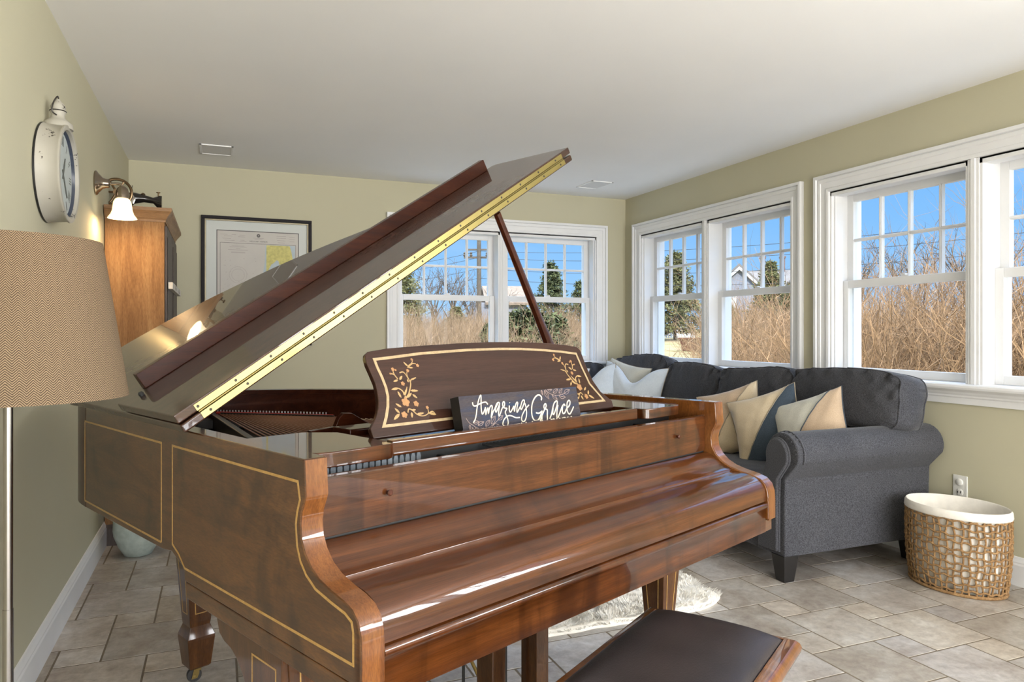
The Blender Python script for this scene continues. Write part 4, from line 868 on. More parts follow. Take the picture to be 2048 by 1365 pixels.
# ---------------------------------------------------------------- throw pillows
def pillow(label, c, size, yaw, pitch, roll, mats, split, seed, pipe, chop=0.0, thick=0.17, sline=True):
    rnd = random.Random(seed); ph = [rnd.uniform(0, 6.3) for _ in range(10)]; w = h = size; n = 30
    root = empty('throw_pillow', c, 0, label, 'pillow', 'throw pillows on the sofa'); T_ = rotm(yaw, pitch, roll)
    def pos(a, b_, s):
        x = a * w / 2 * (1 - 0.10 * (1 - b_ * b_)); z = b_ * h / 2 * (1 - 0.10 * (1 - a * a))
        e_ = max(0, (1 - a * a) * (1 - b_ * b_)); y = s * thick / 2 * e_ ** 0.42
        fold = math.sin(a * 9 + b_ * 14 + ph[0]) * 0.6 + math.sin(-a * 15 + b_ * 8 + ph[1]) * 0.5
        y += s * 0.006 * fold * e_ ** 0.25 * (0.3 + max(abs(a), abs(b_)) ** 2)
        if chop: z -= chop * math.exp(-(a / 0.42) ** 2) * max(0, (b_ + 1) / 2) ** 1.6; y *= 1 + 0.35 * math.exp(-(a / 0.5) ** 2) * max(0, b_)
        return T_ @ Vector((x, y, z))
    bm = nb(); G = {}
    def cell(i, j):
        b_ = math.sin((-1 + 2 * j / n) * math.pi / 2)
        if split is None: return math.sin((-1 + 2 * i / n) * math.pi / 2), b_
        ln = max(-0.9, min(0.9, split(b_))); t = i / (n / 2)
        return (-1 + (ln + 1) * math.sin(t * math.pi / 2) if t <= 1 else ln + (1 - ln) * (1 - math.cos((t - 1) * math.pi / 2))), b_
    for s in (-1, 1):
        for i in range(n + 1):
            for j in range(n + 1):
                if s == 1 and (i in (0, n) or j in (0, n)): G[s, i, j] = G[-1, i, j]; continue
                G[s, i, j] = bm.verts.new(pos(*cell(i, j), s))
        for i in range(n):
            for j in range(n):
                f = bm.faces.new((G[s, i, j], G[s, i + 1, j], G[s, i + 1, j + 1], G[s, i, j + 1])); f.material_index = 1 if split is not None and i >= n / 2 else 0
    body = obj('pillow_cover', bm, mats, root, smooth=80)
    bm = nb(); ring = [(-1 + 2 * k / 24, -1) for k in range(24)] + [(1, -1 + 2 * k / 24) for k in range(24)] + [(1 - 2 * k / 24, 1) for k in range(24)] + [(-1, 1 - 2 * k / 24) for k in range(24)]
    tube(bm, [pos(a, b_, -1) for a, b_ in ring], 0.0035, 6, closed=True)
    if sline:
        L = [cell(n // 2, j) for j in range(n + 1)]; tube(bm, [pos(a, b_, -1) + T_.to_3x3() @ Vector((0, -0.001, 0)) for a, b_ in L], 0.0028, 6)
    obj('pillow_piping', bm, pipe, root, smooth=80); return root
diag = lambda k, o: (lambda b_: k * b_ + o)
pillow('beige throw pillow with thin dark piping, half hidden behind the piano arm', (2.93, 3.59, 0.650), 0.42, -68, -14, -18, [M['beige'], M['cream']], diag(0.8, 0.05), 1, M['pipet'])
pillow('cream throw pillow with a dark slate blue half, middle one on the near seat', (2.93, 3.275, 0.648), 0.43, -68, -14, -20, [M['cream'], M['slate']], diag(0.85, 0.0), 2, M['pipet'])
pillow('pale and beige two tone throw pillow with blue piping beside the rolled arm', (2.975, 2.99, 0.660), 0.42, -74, -22, -22, [M['pale'], M['beige']], diag(0.8, -0.05), 3, M['pipe'])
pillow('ice blue throw pillow with a dented top in the sofa corner', (2.975, 4.83, 0.70), 0.52, -52, -14, 6, [M['ice'], M['ice']], None, 4, M['pipet'], chop=0.13, sline=None)
pillow('pale cream throw pillow standing behind the dented ice blue one', (3.045, 5.05, 0.74), 0.44, -72, -12, 10, [M['pale'], M['ice']], None, 5, M['pipet'], sline=None)
pillow('cream and ice blue throw pillow with dented top next to the music desk', (2.70, 5.02, 0.685), 0.50, -35, -14, -8, [M['cream'], M['ice']], diag(-0.7, 0.2), 6, M['pipet'], chop=0.10, sline=None)
pillow('ice blue throw pillow farthest left against the back cushions', (2.50, 5.16, 0.73), 0.46, -20, -16, 10, [M['ice'], M['cream']], None, 7, M['pipet'], sline=None)

# ---------------------------------------------------------------- rope basket with liner
M['rope'] = wood('seagrass_rope', [(0.16, 0.085, 0.03), (0.30, 0.17, 0.07), (0.44, 0.28, 0.13)], (20, 20, 20), 0.9, 0.0, fine=90, bmp=0.5)
M['liner'] = plain('cream_cotton_liner', (0.80, 0.76, 0.69), 0.9, var=0.05, scale=30, bmp=0.1, bscale=120)
BK = empty('laundry_basket', (3.245, 2.358, 0), R(4), 'oval open weave rope basket with white cloth liner by the right wall', 'basket')
BH = 0.385
def bell(t, z, g=0.0):   # t angle; bulge outwards with height
    s = 0.90 + 0.10 * min(1, z / BH) ** 0.6 + 0.035 * math.sin(math.pi * min(1, z / BH))
    return Vector(((0.170 * s + g) * math.cos(t), (0.226 * s + g) * math.sin(t), z))
rnd = random.Random(9)
bm = nb()
for k in range(46):
    t0 = 2 * math.pi * k / 46 + rnd.uniform(-.02, .02); ph = rnd.uniform(0, 6)
    tube(bm, [bell(t0 + 0.022 * math.sin(j * 1.3 + ph), 0.006 + (BH - 0.03) * j / 14, 0.002) for j in range(15)], 0.0048, 6)
st = obj('upright_ropes', bm, M['rope'], BK, smooth=80)
bm = nb()
for q in range(11):
    z = 0.028 + q * 0.0315; ph = rnd.uniform(0, 6)
    tube(bm, [bell(2 * math.pi * k / 138, z + 0.0045 * math.sin(2 * math.pi * k / 138 * 23 + (q % 2) * 3.14 + .3 * math.sin(q)) + 0.004 * math.sin(k * 0.21 + ph), 0.004) for k in range(138)], 0.0048, 6, closed=True)
obj('cross_ropes', bm, M['rope'], BK, smooth=80)
bm = nb(); tube(bm, [bell(2 * math.pi * k / 60, 0.008, 0.004) for k in range(60)], 0.008, 8, closed=True); obj('base_rope', bm, M['rope'], BK, smooth=80); bm = nb(); tube(bm, [bell(2 * math.pi * k / 60, BH - 0.028, 0.002) for k in range(60)], 0.007, 8, closed=True)
obj('rim_rope', bm, M['rope'], BK, smooth=80)
bm = nb(); rings = []
for z, g in [(0.012, -0.016), (0.1, -0.010), (0.2, -0.012), (BH - 0.04, -0.006), (BH - 0.034, 0.007), (BH - 0.028, 0.010), (BH - 0.004, 0.008), (BH + 0.004, 0.002), (BH, -0.004), (0.2, -0.014), (0.1, -0.020), (0.02, -0.026)]:
    rings.append([bm.verts.new(bell(2 * math.pi * k / 72, z, g + (0.0025 * math.sin(k * 1.1 + z * 20) if z < BH - .04 else 0))) for k in range(72)])
for A, B in zip(rings, rings[1:]):
    for k in range(72): bm.faces.new((A[k], A[(k + 1) % 72], B[(k + 1) % 72], B[k]))
bm.faces.new(rings[-1][::-1]); bm.faces.new(rings[0]); obj('cloth_liner', bm, M['liner'], BK, smooth=80)

# ---------------------------------------------------------------- sheepskin rug
M['fur'] = plain('ivory_fur', (0.86, 0.82, 0.74), 0.95, var=0.10, scale=25, sheen=0.3)
RG = empty('sheepskin_rug', (1.55, 2.86, 0), 0, 'shaggy ivory fur rug on the tiles under the piano', 'rug')
rnd = random.Random(3)
def redge(t):
    # rounded rectangle outline with wool wobble
    a, b_ = 0.565, 0.305; c, s = math.cos(t), math.sin(t); k = (abs(c / a) ** 5 + abs(s / b_) ** 5) ** (-1 / 5)
    k *= 1 + 0.012 * math.sin(7 * t) + 0.010 * math.sin(17 * t + 1)
    return Vector((c * k, s * k, 0))
bm = nb(); ctr = [bm.verts.new((0, 0, 0.026))]; rings = []
for f_, z in ((0.3, .027), (0.6, .026), (0.85, .026), (0.96, .022), (1.0, .008), (0.99, 0.0)):
    rings.append([bm.verts.new(Vector((redge(2 * math.pi * k / 120).x * f_, redge(2 * math.pi * k / 120).y * f_, z + (0.004 * math.sin(k * .9 + f_ * 20) if f_ < .9 else 0)))) for k in range(120)])
for k in range(120): bm.faces.new((ctr[0], rings[0][k], rings[0][(k + 1) % 120]))
for A, B in zip(rings, rings[1:]):
    for k in range(120): bm.faces.new((A[k], B[k], B[(k + 1) % 120], A[(k + 1) % 120]))
rb = obj('rug_backing', bm, M['fur'], RG, smooth=80)
bm = nb()
for i in range(15000):
    t = rnd.uniform(0, 2 * math.pi); f_ = math.sqrt(rnd.random()); e_ = redge(t); x, y = e_.x * f_, e_.y * f_
    cl = Vector((math.sin(x * 31 + y * 17) + math.sin(x * 70 - y * 40) * .6, math.cos(x * 23 - y * 29) + .5 * math.sin(y * 75), 0)) * 0.010
    d = cl + Vector((rnd.gauss(0, .005), rnd.gauss(0, .005), rnd.uniform(.006, .018))); 
    if f_ > .9: d += Vector((math.cos(t), math.sin(t), -0.4)) * 0.010
    w = Vector((-d.y, d.x, 0)); w = w.normalized() * 0.0022 if w.length > 1e-6 else Vector((.002, 0, 0)); p = Vector((x, y, 0.024 if f_ < .96 else .012))
    v = [bm.verts.new(p - w), bm.verts.new(p + w), bm.verts.new(p + d * .6 + w * .7), bm.verts.new(p + d), bm.verts.new(p + d * .6 - w * .7)]
    bm.faces.new(v)
st = obj('rug_pile', bm, M['fur'], RG, smooth=80); st['kind'] = 'stuff'

# ---------------------------------------------------------------- floor lamp
LC = Vector((-0.354, 1.549, 0)); FL = empty('floor_lamp', LC, 0, 'floor lamp with woven herringbone burlap drum shade and brushed metal pole', 'lamp')
m_ = bpy.data.materials.new('herringbone_burlap'); m_.use_nodes = True; nt = m_.node_tree; b = nt.nodes['Principled BSDF']; out_ = nt.nodes['Material Output']
uv = N(nt, 'ShaderNodeUVMap'); sp = N(nt, 'ShaderNodeSeparateXYZ'); nt.links.new(uv.outputs[0], sp.inputs[0])
def Mt(op, a, c=None, **k):
    n = N(nt, 'ShaderNodeMath', operation=op)
    for i, v_ in enumerate((a, c)):
        if v_ is None: continue
        if isinstance(v_, (int, float)): n.inputs[i].default_value = v_
        else: nt.links.new(v_, n.inputs[i])
    return n.outputs[0]
nv = noise(nt, coords(nt, (1, 1, 1)), 60, 3); nw = noise(nt, coords(nt, (1, 1, 1)), 900, 2)
u_ = Mt('MULTIPLY', sp.outputs[0], 62.0); zz = Mt('ABSOLUTE', Mt('SUBTRACT', Mt('FRACT', u_), 0.5)); zz = Mt('MULTIPLY', zz, 4.6)
vv = Mt('ADD', Mt('MULTIPLY', sp.outputs[1], 70.0), zz); vv = Mt('ADD', vv, Mt('MULTIPLY', nv, 0.8))
st_ = Mt('SUBTRACT', Mt('FRACT', vv), 0.5); st_ = Mt('ABSOLUTE', st_)
hc = ramp(nt, st_, [(0.17, (0.085, 0.060, 0.042)), (0.32, (0.33, 0.24, 0.15))]); hc = mixc(nt, 0.6, hc, ramp(nt, nw, [(0.3, (.6, .6, .6)), (0.7, (1.3, 1.3, 1.3))]), 'MULTIPLY')
nt.links.new(hc, b.inputs['Base Color']); b.inputs['Roughness'].default_value = 0.95; b.inputs['Specular IOR Level'].default_value = 0.1
bump(nt, b, st_, 0.4, 0.003)
tl = N(nt, 'ShaderNodeBsdfTranslucent'); tc_ = mixc(nt, 1.0, hc, (1.0, 0.75, 0.45), 'MULTIPLY'); nt.links.new(tc_, tl.inputs['Color']); ms = N(nt, 'ShaderNodeMixShader'); ms.inputs[0].default_value = 0.30
nt.links.new(b.outputs[0], ms.inputs[1]); nt.links.new(tl.outputs[0], ms.inputs[2]); nt.links.new(ms.outputs[0], out_.inputs['Surface']); M['burlap'] = m_
bm = nb(); uvl = bm.loops.layers.uv.new('UVMap'); n = 96; r0, r1, z0, z1 = 0.194, 0.150, 1.082, 1.370; nz = 8
for gi, g in enumerate((0.0, -0.003)):
    rings = [[bm.verts.new(((r0 + (r1 - r0) * j / nz + g) * math.cos(2 * math.pi * k / n), (r0 + (r1 - r0) * j / nz + g) * math.sin(2 * math.pi * k / n), z0 + (z1 - z0) * j / nz)) for k in range(n)] for j in range(nz + 1)]
    for j in range(nz):
        for k in range(n):
            f = bm.faces.new((rings[j][k], rings[j][(k + 1) % n], rings[j + 1][(k + 1) % n], rings[j + 1][k]))
            for lp, q in zip(f.loops, ((k, j), (k + 1, j), (k + 1, j + 1), (k, j + 1))): lp[uvl].uv = (q[0] / n, q[1] / nz)
    if gi == 0: first = rings
for J in (0, nz):
    for k in range(n):
        f = bm.faces.new((first[J][k], first[J][(k + 1) % n], rings[J][(k + 1) % n], rings[J][k]))
        for lp in f.loops: lp[uvl].uv = (k / n, J / nz)
obj('lamp_shade', bm, M['burlap'], FL, smooth=80)
M['bmetal'] = plain('brushed_nickel', (0.25, 0.235, 0.22), 0.25, metal=1.0, var=0.05)
bm = nb(); tube(bm, [(0, 0, 0.02), (0, 0, 0.70)], 0.0085, 20); tube(bm, [(0, 0, 0.70), (0, 0, 1.20)], 0.0078, 20); obj('pole', bm, M['bmetal'], FL)
bm = nb(); lathe(bm, [(0.13, 0), (0.13, 0.012), (0.12, 0.020), (0.02, 0.030), (0.012, 0.045)], 40); obj('base', bm, M['bmetal'], FL)
bm = nb(); lathe(bm, [(0.017, 1.17), (0.017, 1.215), (0.012, 1.22)], 20); tube(bm, [(0, 0, 1.34), (0.149, 0, 1.362)], 0.002, 6); tube(bm, [(0, 0, 1.34), (-0.075, 0.129, 1.362)], 0.002, 6); tube(bm, [(0, 0, 1.34), (-0.075, -0.129, 1.362)], 0.002, 6); tube(bm, [(0, 0, 1.22), (0.045, 0, 1.27), (0, 0, 1.34)], 0.002, 6); obj('socket', bm, M['bmetal'], FL)
me_ = bpy.data.materials.new('warm_bulb'); me_.use_nodes = True; bb = me_.node_tree.nodes['Principled BSDF']; bb.inputs['Emission Color'].default_value = (1, .72, .38, 1); bb.inputs['Emission Strength'].default_value = 12; M['bulb'] = me_
bm = nb(); lathe(bm, [(0.010, 1.215), (0.014, 1.23), (0.027, 1.262), (0.029, 1.275), (0.022, 1.295), (0.008, 1.304)], 20); obj('bulb', bm, M['bulb'], FL)
def point(name, loc, power, color, rad=0.03, parent=None):
    d = bpy.data.lights.new(name, 'POINT'); d.energy = power; d.color = color; d.shadow_soft_size = rad; o = bpy.data.objects.new(name, d); sc.collection.objects.link(o); o.location = loc; return o
point('floor_lamp_light', LC + Vector((0, 0, 1.325)), 2.2, (1, .66, .33), 0.02)

# ---------------------------------------------------------------- wall clock
M['clockw'] = plain('chipped_cream_metal', (0.42, 0.395, 0.335), 0.55, var=0.05, scale=10)
mt = M['clockw']; nt = mt.node_tree; b = nt.nodes['Principled BSDF']; src = b.inputs['Base Color'].links[0].from_socket
v = coords(nt); a1 = noise(nt, v, 55, 4, 0.7); a2 = noise(nt, v, 9, 2)
mu = N(nt, 'ShaderNodeMath', operation='MULTIPLY'); nt.links.new(a1, mu.inputs[0]); nt.links.new(a2, mu.inputs[1])
nt.links.new(mixc(nt, ramp(nt, mu.outputs[0], [(0.372, (0, 0, 0)), (0.380, (1, 1, 1))]), src, (0.03, 0.022, 0.018)), b.inputs['Base Color'])
CK = empty('wall_clock', (XL, 3.13, 1.795), 0, 'distressed cream pocket watch style wall clock with roman numerals', 'clock')
def ell(bm, prof, n=72, mi=0, ry=0.203, rz=0.180, capb=True, capt=False):
    rings = []
    for g, x in prof: rings.append([bm.verts.new((x, (ry + g) * math.cos(2 * math.pi * k / n), (rz + g) * math.sin(2 * math.pi * k / n))) for k in range(n)])
    for A, B in zip(rings, rings[1:]):
        for k in range(n): f = bm.faces.new((A[k], A[(k + 1) % n], B[(k + 1) % n], B[k])); f.material_index = mi
    if capb: bm.faces.new(rings[0])
    if capt: bm.faces.new(rings[-1])
bm = nb(); ell(bm, [(0.0, 0.004), (0.003, 0.008), (0.0, 0.012), (-0.004, 0.070), (0.0, 0.074), (0.0, 0.080), (-0.010, 0.083), (-0.018, 0.080), (-0.020, 0.066)], capb=True); obj('clock_case', bm, M['clockw'], CK, smooth=50)
bm = nb(); ell(bm, [(-0.003, 0.001), (0.0035, 0.002), (0.0035, 0.008), (-0.003, 0.009)]); obj('back_rim', bm, M['black'], CK, smooth=30)
M['dialg'] = plain('pale_dial', (0.56, 0.61, 0.60), 0.5, var=0.04); M['navy'] = plain('navy_inner_rim', (0.035, 0.05, 0.09), 0.3)
bm = nb(); ell(bm, [(-0.020, 0.068), (-0.023, 0.062), (-0.024, 0.056)], capb=False); obj('inner_rim', bm, M['navy'], CK, smooth=60)
bm = nb(); ell(bm, [(-0.024, 0.054), (-0.024, 0.057)], capb=False, capt=True); dial = obj('dial', bm, M['dialg'], CK, smooth=0)
M['numeral'] = plain('grey_numerals', (0.11, 0.12, 0.11), 0.6)
bm = nb(); nums = ['XII', 'I', 'II', 'III', 'IIII', 'V', 'VI', 'VII', 'VIII', 'IX', 'X', 'XI']
cm = lambda a, b_, n_: (0.057 + n_, a, b_)
for k, s in enumerate(nums):
    an = R(90 - 30 * k); r_ = 0.125; up = Vector((math.cos(an), math.sin(an))); rt = Vector((up.y, -up.x)); wid = {'I': .010, 'V': .020, 'X': .020}; tot = sum(wid[c] for c in s); x = -tot / 2; hh = .019
    ctr_ = Vector((up.x * r_ * 1.12, up.y * r_))
    for c in s:
        x0 = x; x1 = x + wid[c]; xm = (x0 + x1) / 2; x = x1
        segs = {'I': [((xm, -hh), (xm, hh))], 'V': [((x0 + .003, hh), (xm, -hh)), ((x1 - .003, hh), (xm, -hh))], 'X': [((x0 + .003, hh), (x1 - .003, -hh)), ((x1 - .003, hh), (x0 + .003, -hh))]}[c]
        for p, q in segs: ribbon(bm, [tuple(ctr_ + rt * p[0] + up * p[1]), tuple(ctr_ + rt * q[0] + up * q[1])], 0.0038, cm, h=0.0006)
obj('numerals', bm, M['numeral'], dial, smooth=0)
for ang, L, w in ((R(-48), .105, .006), (R(62), .075, .008)):
    bm = nb(); dd = Vector((math.cos(ang), math.sin(ang))); ribbon(bm, [tuple(-dd * .02), tuple(dd * L * .6), tuple(dd * L)], [w * .6, w, .001], cm, h=0.004); obj('clock_hand', bm, M['numeral'], dial, smooth=0)
mg = bpy.data.materials.new('clock_glass'); mg.use_nodes = True; nt = mg.node_tree; nt.nodes.clear(); o_ = N(nt, 'ShaderNodeOutputMaterial'); mx = N(nt, 'ShaderNodeMixShader'); tr = N(nt, 'ShaderNodeBsdfTransparent'); gl = N(nt, 'ShaderNodeBsdfGlossy'); fr = N(nt, 'ShaderNodeLayerWeight'); fr.inputs[0].default_value = 0.03; gl.inputs['Roughness'].default_value = 0
nt.links.new(fr.outputs['Fresnel'], mx.inputs[0]); nt.links.new(tr.outputs[0], mx.inputs[1]); nt.links.new(gl.outputs[0], mx.inputs[2]); nt.links.new(mx.outputs[0], o_.inputs[0]); M['cglass'] = mg
bm = nb(); ell(bm, [(-0.0205, 0.0675), (-0.0210, 0.0676)], capb=False, capt=True); obj('crystal', bm, M['cglass'], CK, smooth=0)
bm = nb(); lathe(bm, [(0.050, 0.168), (0.048, 0.188), (0.034, 0.200), (0.024, 0.208), (0.022, 0.222), (0.027, 0.232), (0.022, 0.238), (0.026, 0.250), (0.020, 0.262), (0.010, 0.272), (0.006, 0.280)], 28, (0.042, 0, 0)); obj('crown_knob', bm, M['clockw'], CK, smooth=60)
bm = nb(); tube(bm, catmull([(0.042, -0.026, 0.214), (0.030, -0.040, 0.225), (0.034, -0.036, 0.258), (0.042, -0.010, 0.288), (0.042, 0.010, 0.284)], 6), 0.0025, 6); tube(bm, [(0.042 + .0265 * math.cos(a / 24 * 2 * math.pi), .0265 * math.sin(a / 24 * 2 * math.pi), .235) for a in range(24)], 0.002, 6, closed=True); obj('hanging_ring', bm, M['iron'], CK)

# ---------------------------------------------------------------- wall sconce
SCN = Vector((XL, 4.30, 1.985)); SC = empty('wall_sconce', SCN, 0, 'lit wall sconce with nickel arm and white bell glass shade', 'lamp')
M['nickel'] = plain('antique_nickel', (0.36, 0.30, 0.24), 0.2, metal=1.0, var=0.05)
bm = nb(); lathe(bm, [(0.062, 0), (0.064, 0.006), (0.058, 0.012), (0.050, 0.016), (0.044, 0.022), (0.028, 0.036), (0.024, 0.050), (0.023, 0.064), (0.019, 0.068), (0.008, 0.070)], 36, (0, 0, 0), to_axis((1, 0, 0))); obj('backplate', bm, M['nickel'], SC)
bm = nb(); tube(bm, catmull([(0.065, 0, 0), (0.10, 0, 0.002), (0.118, 0, 0.0), (0.126, 0, -0.014), (0.126, 0, -0.03)], 5), 0.007, 12); tube(bm, [(0.06, 0, 0), (0.118, 0, 0)], 0.0055, 12); obj('arm', bm, M['nickel'], SC)
bm = nb(); lathe(bm, [(0.014, -0.010), (0.026, -0.022), (0.033, -0.042), (0.034, -0.072), (0.030, -0.076)][::-1], 28, (0.126, 0, 0)); obj('shade_holder', bm, M['nickel'], SC)
mo = bpy.data.materials.new('lit_opal_glass'); mo.use_nodes = True; nt = mo.node_tree; b = nt.nodes['Principled BSDF']; b.inputs['Base Color'].default_value = (0.9, 0.85, 0.72, 1); b.inputs['Roughness'].default_value = 0.25
lw = N(nt, 'ShaderNodeLayerWeight'); lw.inputs[0].default_value = 0.35
nt.links.new(ramp(nt, lw.outputs['Facing'], [(0.15, (1.0, 0.93, 0.72)), (0.9, (1.0, 0.62, 0.22))]), b.inputs['Emission Color']); b.inputs['Emission Strength'].default_value = 1.25; M['opal'] = mo
bm = nb(); prof = [(0.030, -0.074), (0.036, -0.080), (0.043, -0.094), (0.046, -0.115), (0.049, -0.138), (0.056, -0.158), (0.068, -0.174), (0.071, -0.180)]
inn_ = [(r_ - 0.003, z) for r_, z in prof][::-1]; lathe(bm, prof + inn_, 40, (0.126, 0, 0), capb=False, capt=False); obj('glass_shade', bm, M['opal'], SC, smooth=80)
bm = nb(); lathe(bm, [(0.008, -0.080), (0.020, -0.105), (0.022, -0.120), (0.014, -0.138), (0.004, -0.142)], 16, (0.126, 0, 0)); obj('bulb', bm, M['bulb'], SC)
point('sconce_light', SCN + Vector((0.126, 0, -0.165)), 7.0, (1, .68, .36), 0.035)

# ---------------------------------------------------------------- tall oak cabinet
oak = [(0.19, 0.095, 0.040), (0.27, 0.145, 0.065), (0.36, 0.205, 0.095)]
M['oak'] = wood('light_oak', oak, (7, 7, 0.55), 0.75, 0.0, spec=0.15, fine=60, dist=1.5)
M['oakh'] = wood('light_oak_horizontal', oak, (0.6, 0.6, 7), 0.55, 0.1, fine=60, dist=1.5)
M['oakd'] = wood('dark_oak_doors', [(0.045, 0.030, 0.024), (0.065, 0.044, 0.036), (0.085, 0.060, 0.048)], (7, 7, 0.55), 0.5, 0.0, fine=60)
CB = empty('tall_cabinet', (XL + 0.005, 4.60, 0), 0, 'tall oak cabinet with crown moulding standing in the left back corner', 'cabinet')
cw_, cd = 0.303, 1.03
bm = nb(); box(bm, (0, cw_), (0, cd), (0.10, 1.842)); body = obj('cabinet_body', bm, M['oak'], CB, smooth=0, bevel=0.002)
bm = nb(); rings = []
for g, z in ((0.006, 1.838), (0.006, 1.850), (0.010, 1.853), (0.014, 1.862), (0.026, 1.880), (0.036, 1.893), (0.040, 1.897), (0.040, 1.916)):
    rings.append([bm.verts.new(p) for p in ((0, -g, z), (cw_ + g, -g, z), (cw_ + g, cd + g, z), (0, cd + g, z))])
for A, B in zip(rings, rings[1:]):
    for k in range(4): bm.faces.new((A[k], A[(k + 1) % 4], B[(k + 1) % 4], B[k]))
bm.faces.new(rings[0][::-1]); bm.faces.new(rings[-1]); obj('crown_moulding', bm, M['oakh'], CB, smooth=30)
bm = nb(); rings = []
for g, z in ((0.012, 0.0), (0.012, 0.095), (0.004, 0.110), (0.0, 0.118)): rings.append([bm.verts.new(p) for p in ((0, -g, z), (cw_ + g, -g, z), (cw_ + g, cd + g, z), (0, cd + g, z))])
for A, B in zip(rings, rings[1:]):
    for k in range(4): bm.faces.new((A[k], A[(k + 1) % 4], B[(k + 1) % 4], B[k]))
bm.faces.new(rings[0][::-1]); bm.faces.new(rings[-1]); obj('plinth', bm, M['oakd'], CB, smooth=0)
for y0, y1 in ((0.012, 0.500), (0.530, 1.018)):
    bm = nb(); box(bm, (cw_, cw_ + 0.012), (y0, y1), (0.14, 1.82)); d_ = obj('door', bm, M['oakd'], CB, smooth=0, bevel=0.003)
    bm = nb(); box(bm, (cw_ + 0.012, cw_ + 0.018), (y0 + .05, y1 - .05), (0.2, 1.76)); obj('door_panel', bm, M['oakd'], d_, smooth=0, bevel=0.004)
    bm = nb(); lathe(bm, [(0.006, 0), (0.006, 0.012), (0.013, 0.018), (0.013, 0.024), (0.006, 0.028)], 16, (cw_ + 0.012, y1 - 0.03 if y0 < .1 else y0 + 0.03, 1.0), to_axis((1, 0, 0))); obj('knob', bm, M['iron'], d_)
CL = empty('number_plaque', (XL + 0.005 + cw_ + 0.018, 4.63, 1.475), 0, 'narrow white wooden strip with two black sixes fixed across the cabinet front', 'plaque')
M['plaq'] = plain('whitewashed_wood', (0.58, 0.55, 0.50), 0.6, var=0.08, scale=30)
bm = nb(); box(bm, (0, 0.024), (0, 0.94), (-0.020, 0.020)); pq = obj('strip', bm, [M['plaq']], CL, smooth=0, bevel=0.001)
bm = nb()
for yc in (0.33, 0.72):
    f6 = lambda a, b_, n_: (0.024 + n_, yc + a * 3.2, b_)
    ribbon(bm, [(p.x, p.y) for p in catmull([(0.012, 0.013, 0), (0.0, 0.014, 0), (-0.010, 0.006, 0), (-0.011, -0.006, 0), (-0.004, -0.013, 0), (0.007, -0.012, 0), (0.011, -0.004, 0), (0.004, 0.003, 0), (-0.008, 0.0, 0)], 5)], 0.0035, f6, h=0.0006)
obj('numbers', bm, M['black'], pq, smooth=0)

# ---------------------------------------------------------------- antique sewing machine on the cabinet
SM = empty('sewing_machine', (-0.46, 4.86, 1.916), 0, 'antique black sewing machine with large spoked hand wheel on top of the cabinet', 'sewing machine')
M['japan'] = plain('black_japanned_metal', (0.015, 0.012, 0.011), 0.18, var=0.2, coat=0.6); M['bronze'] = plain('worn_bronze', (0.20, 0.13, 0.07), 0.3, metal=0.9, var=0.25, scale=20); M['silver'] = plain('nickel_plate', (0.5, 0.47, 0.42), 0.35, metal=0.9, var=0.2, scale=30)
bm = nb(); box(bm, (-0.11, 0.145), (-0.07, 0.07), (0, 0.022)); obj('base', bm, M['japan'], SM, smooth=0, bevel=0.006, seg=3)
bm = nb(); secs = [(-0.075, .030, .118, .030), (-0.045, .026, .125, .034), (-0.01, .060, .128, .032), (0.04, .072, .118, .024), (0.09, .068, .104, .022), (0.125, .030, .118, .028), (0.138, .022, .118, .030)]
rings = []
for x, z0, z1, w in secs: rings.append([bm.verts.new((x, w * math.cos(2 * math.pi * k / 14), (z0 + z1) / 2 + (z1 - z0) / 2 * math.sin(2 * math.pi * k / 14))) for k in range(14)])
for A, B in zip(rings, rings[1:]):
    for k in range(14): bm.faces.new((A[k], A[(k + 1) % 14], B[(k + 1) % 14], B[k]))
bm.faces.new(rings[0][::-1]); bm.faces.new(rings[-1]); obj('machine_arm', bm, M['japan'], SM, smooth=60)
bm = nb(); lathe(bm, [(0.034, 0), (0.036, .003), (0.030, .006), (0.010, .010)], 8, (-0.035, -0.034, 0.078), to_axis((-0.3, -1, 0))); obj('slide_plate', bm, M['silver'], SM, smooth=0)
bm = nb(); wc = Vector((-0.098, -0.06, 0.112)); ax_ = Vector((0.05, -1, 0)).normalized(); Mx = to_axis(ax_)
tube(bm, [wc + Mx @ Vector((0.078 * math.cos(2 * math.pi * k / 36), 0.078 * math.sin(2 * math.pi * k / 36), 0)) for k in range(36)], 0.0085, 10, closed=True)
for k in range(6): tube(bm, [wc, wc + Mx @ Vector((0.074 * math.cos(math.pi * k / 3), 0.074 * math.sin(math.pi * k / 3), 0))], [0.008, 0.005], 8)
lathe(bm, [(0.020, -0.012), (0.020, 0.012)], 16, wc, Mx); tube(bm, [wc, wc + Vector((0.02, 0.06, -0.02))], 0.012, 8); obj('hand_wheel', bm, M['bronze'], SM)
bm = nb(); tube(bm, [(-0.03, 0, 0.12), (-0.022, 0, 0.170)], 0.0018, 6); obj('spool_pin', bm, M['iron'], SM)
bm = nb(); lathe(bm, [(0.012, 0), (0.014, .004), (0.006, .010)], 12, (0.035, 0, 0.118)); lathe(bm, [(0.004, 0), (0.004, .016), (0.012, .018), (0.012, .022)], 12, (0.118, 0, 0.117)); obj('oil_caps', bm, M['bronze'], SM)
bm = nb(); tube(bm, [(0.125, 0, 0.035), (0.125, 0, 0.023)], 0.003, 8); box(bm, (0.117, 0.133), (-0.02, 0.0), (0.0225, 0.027)); obj('presser_foot', bm, M['silver'], SM)

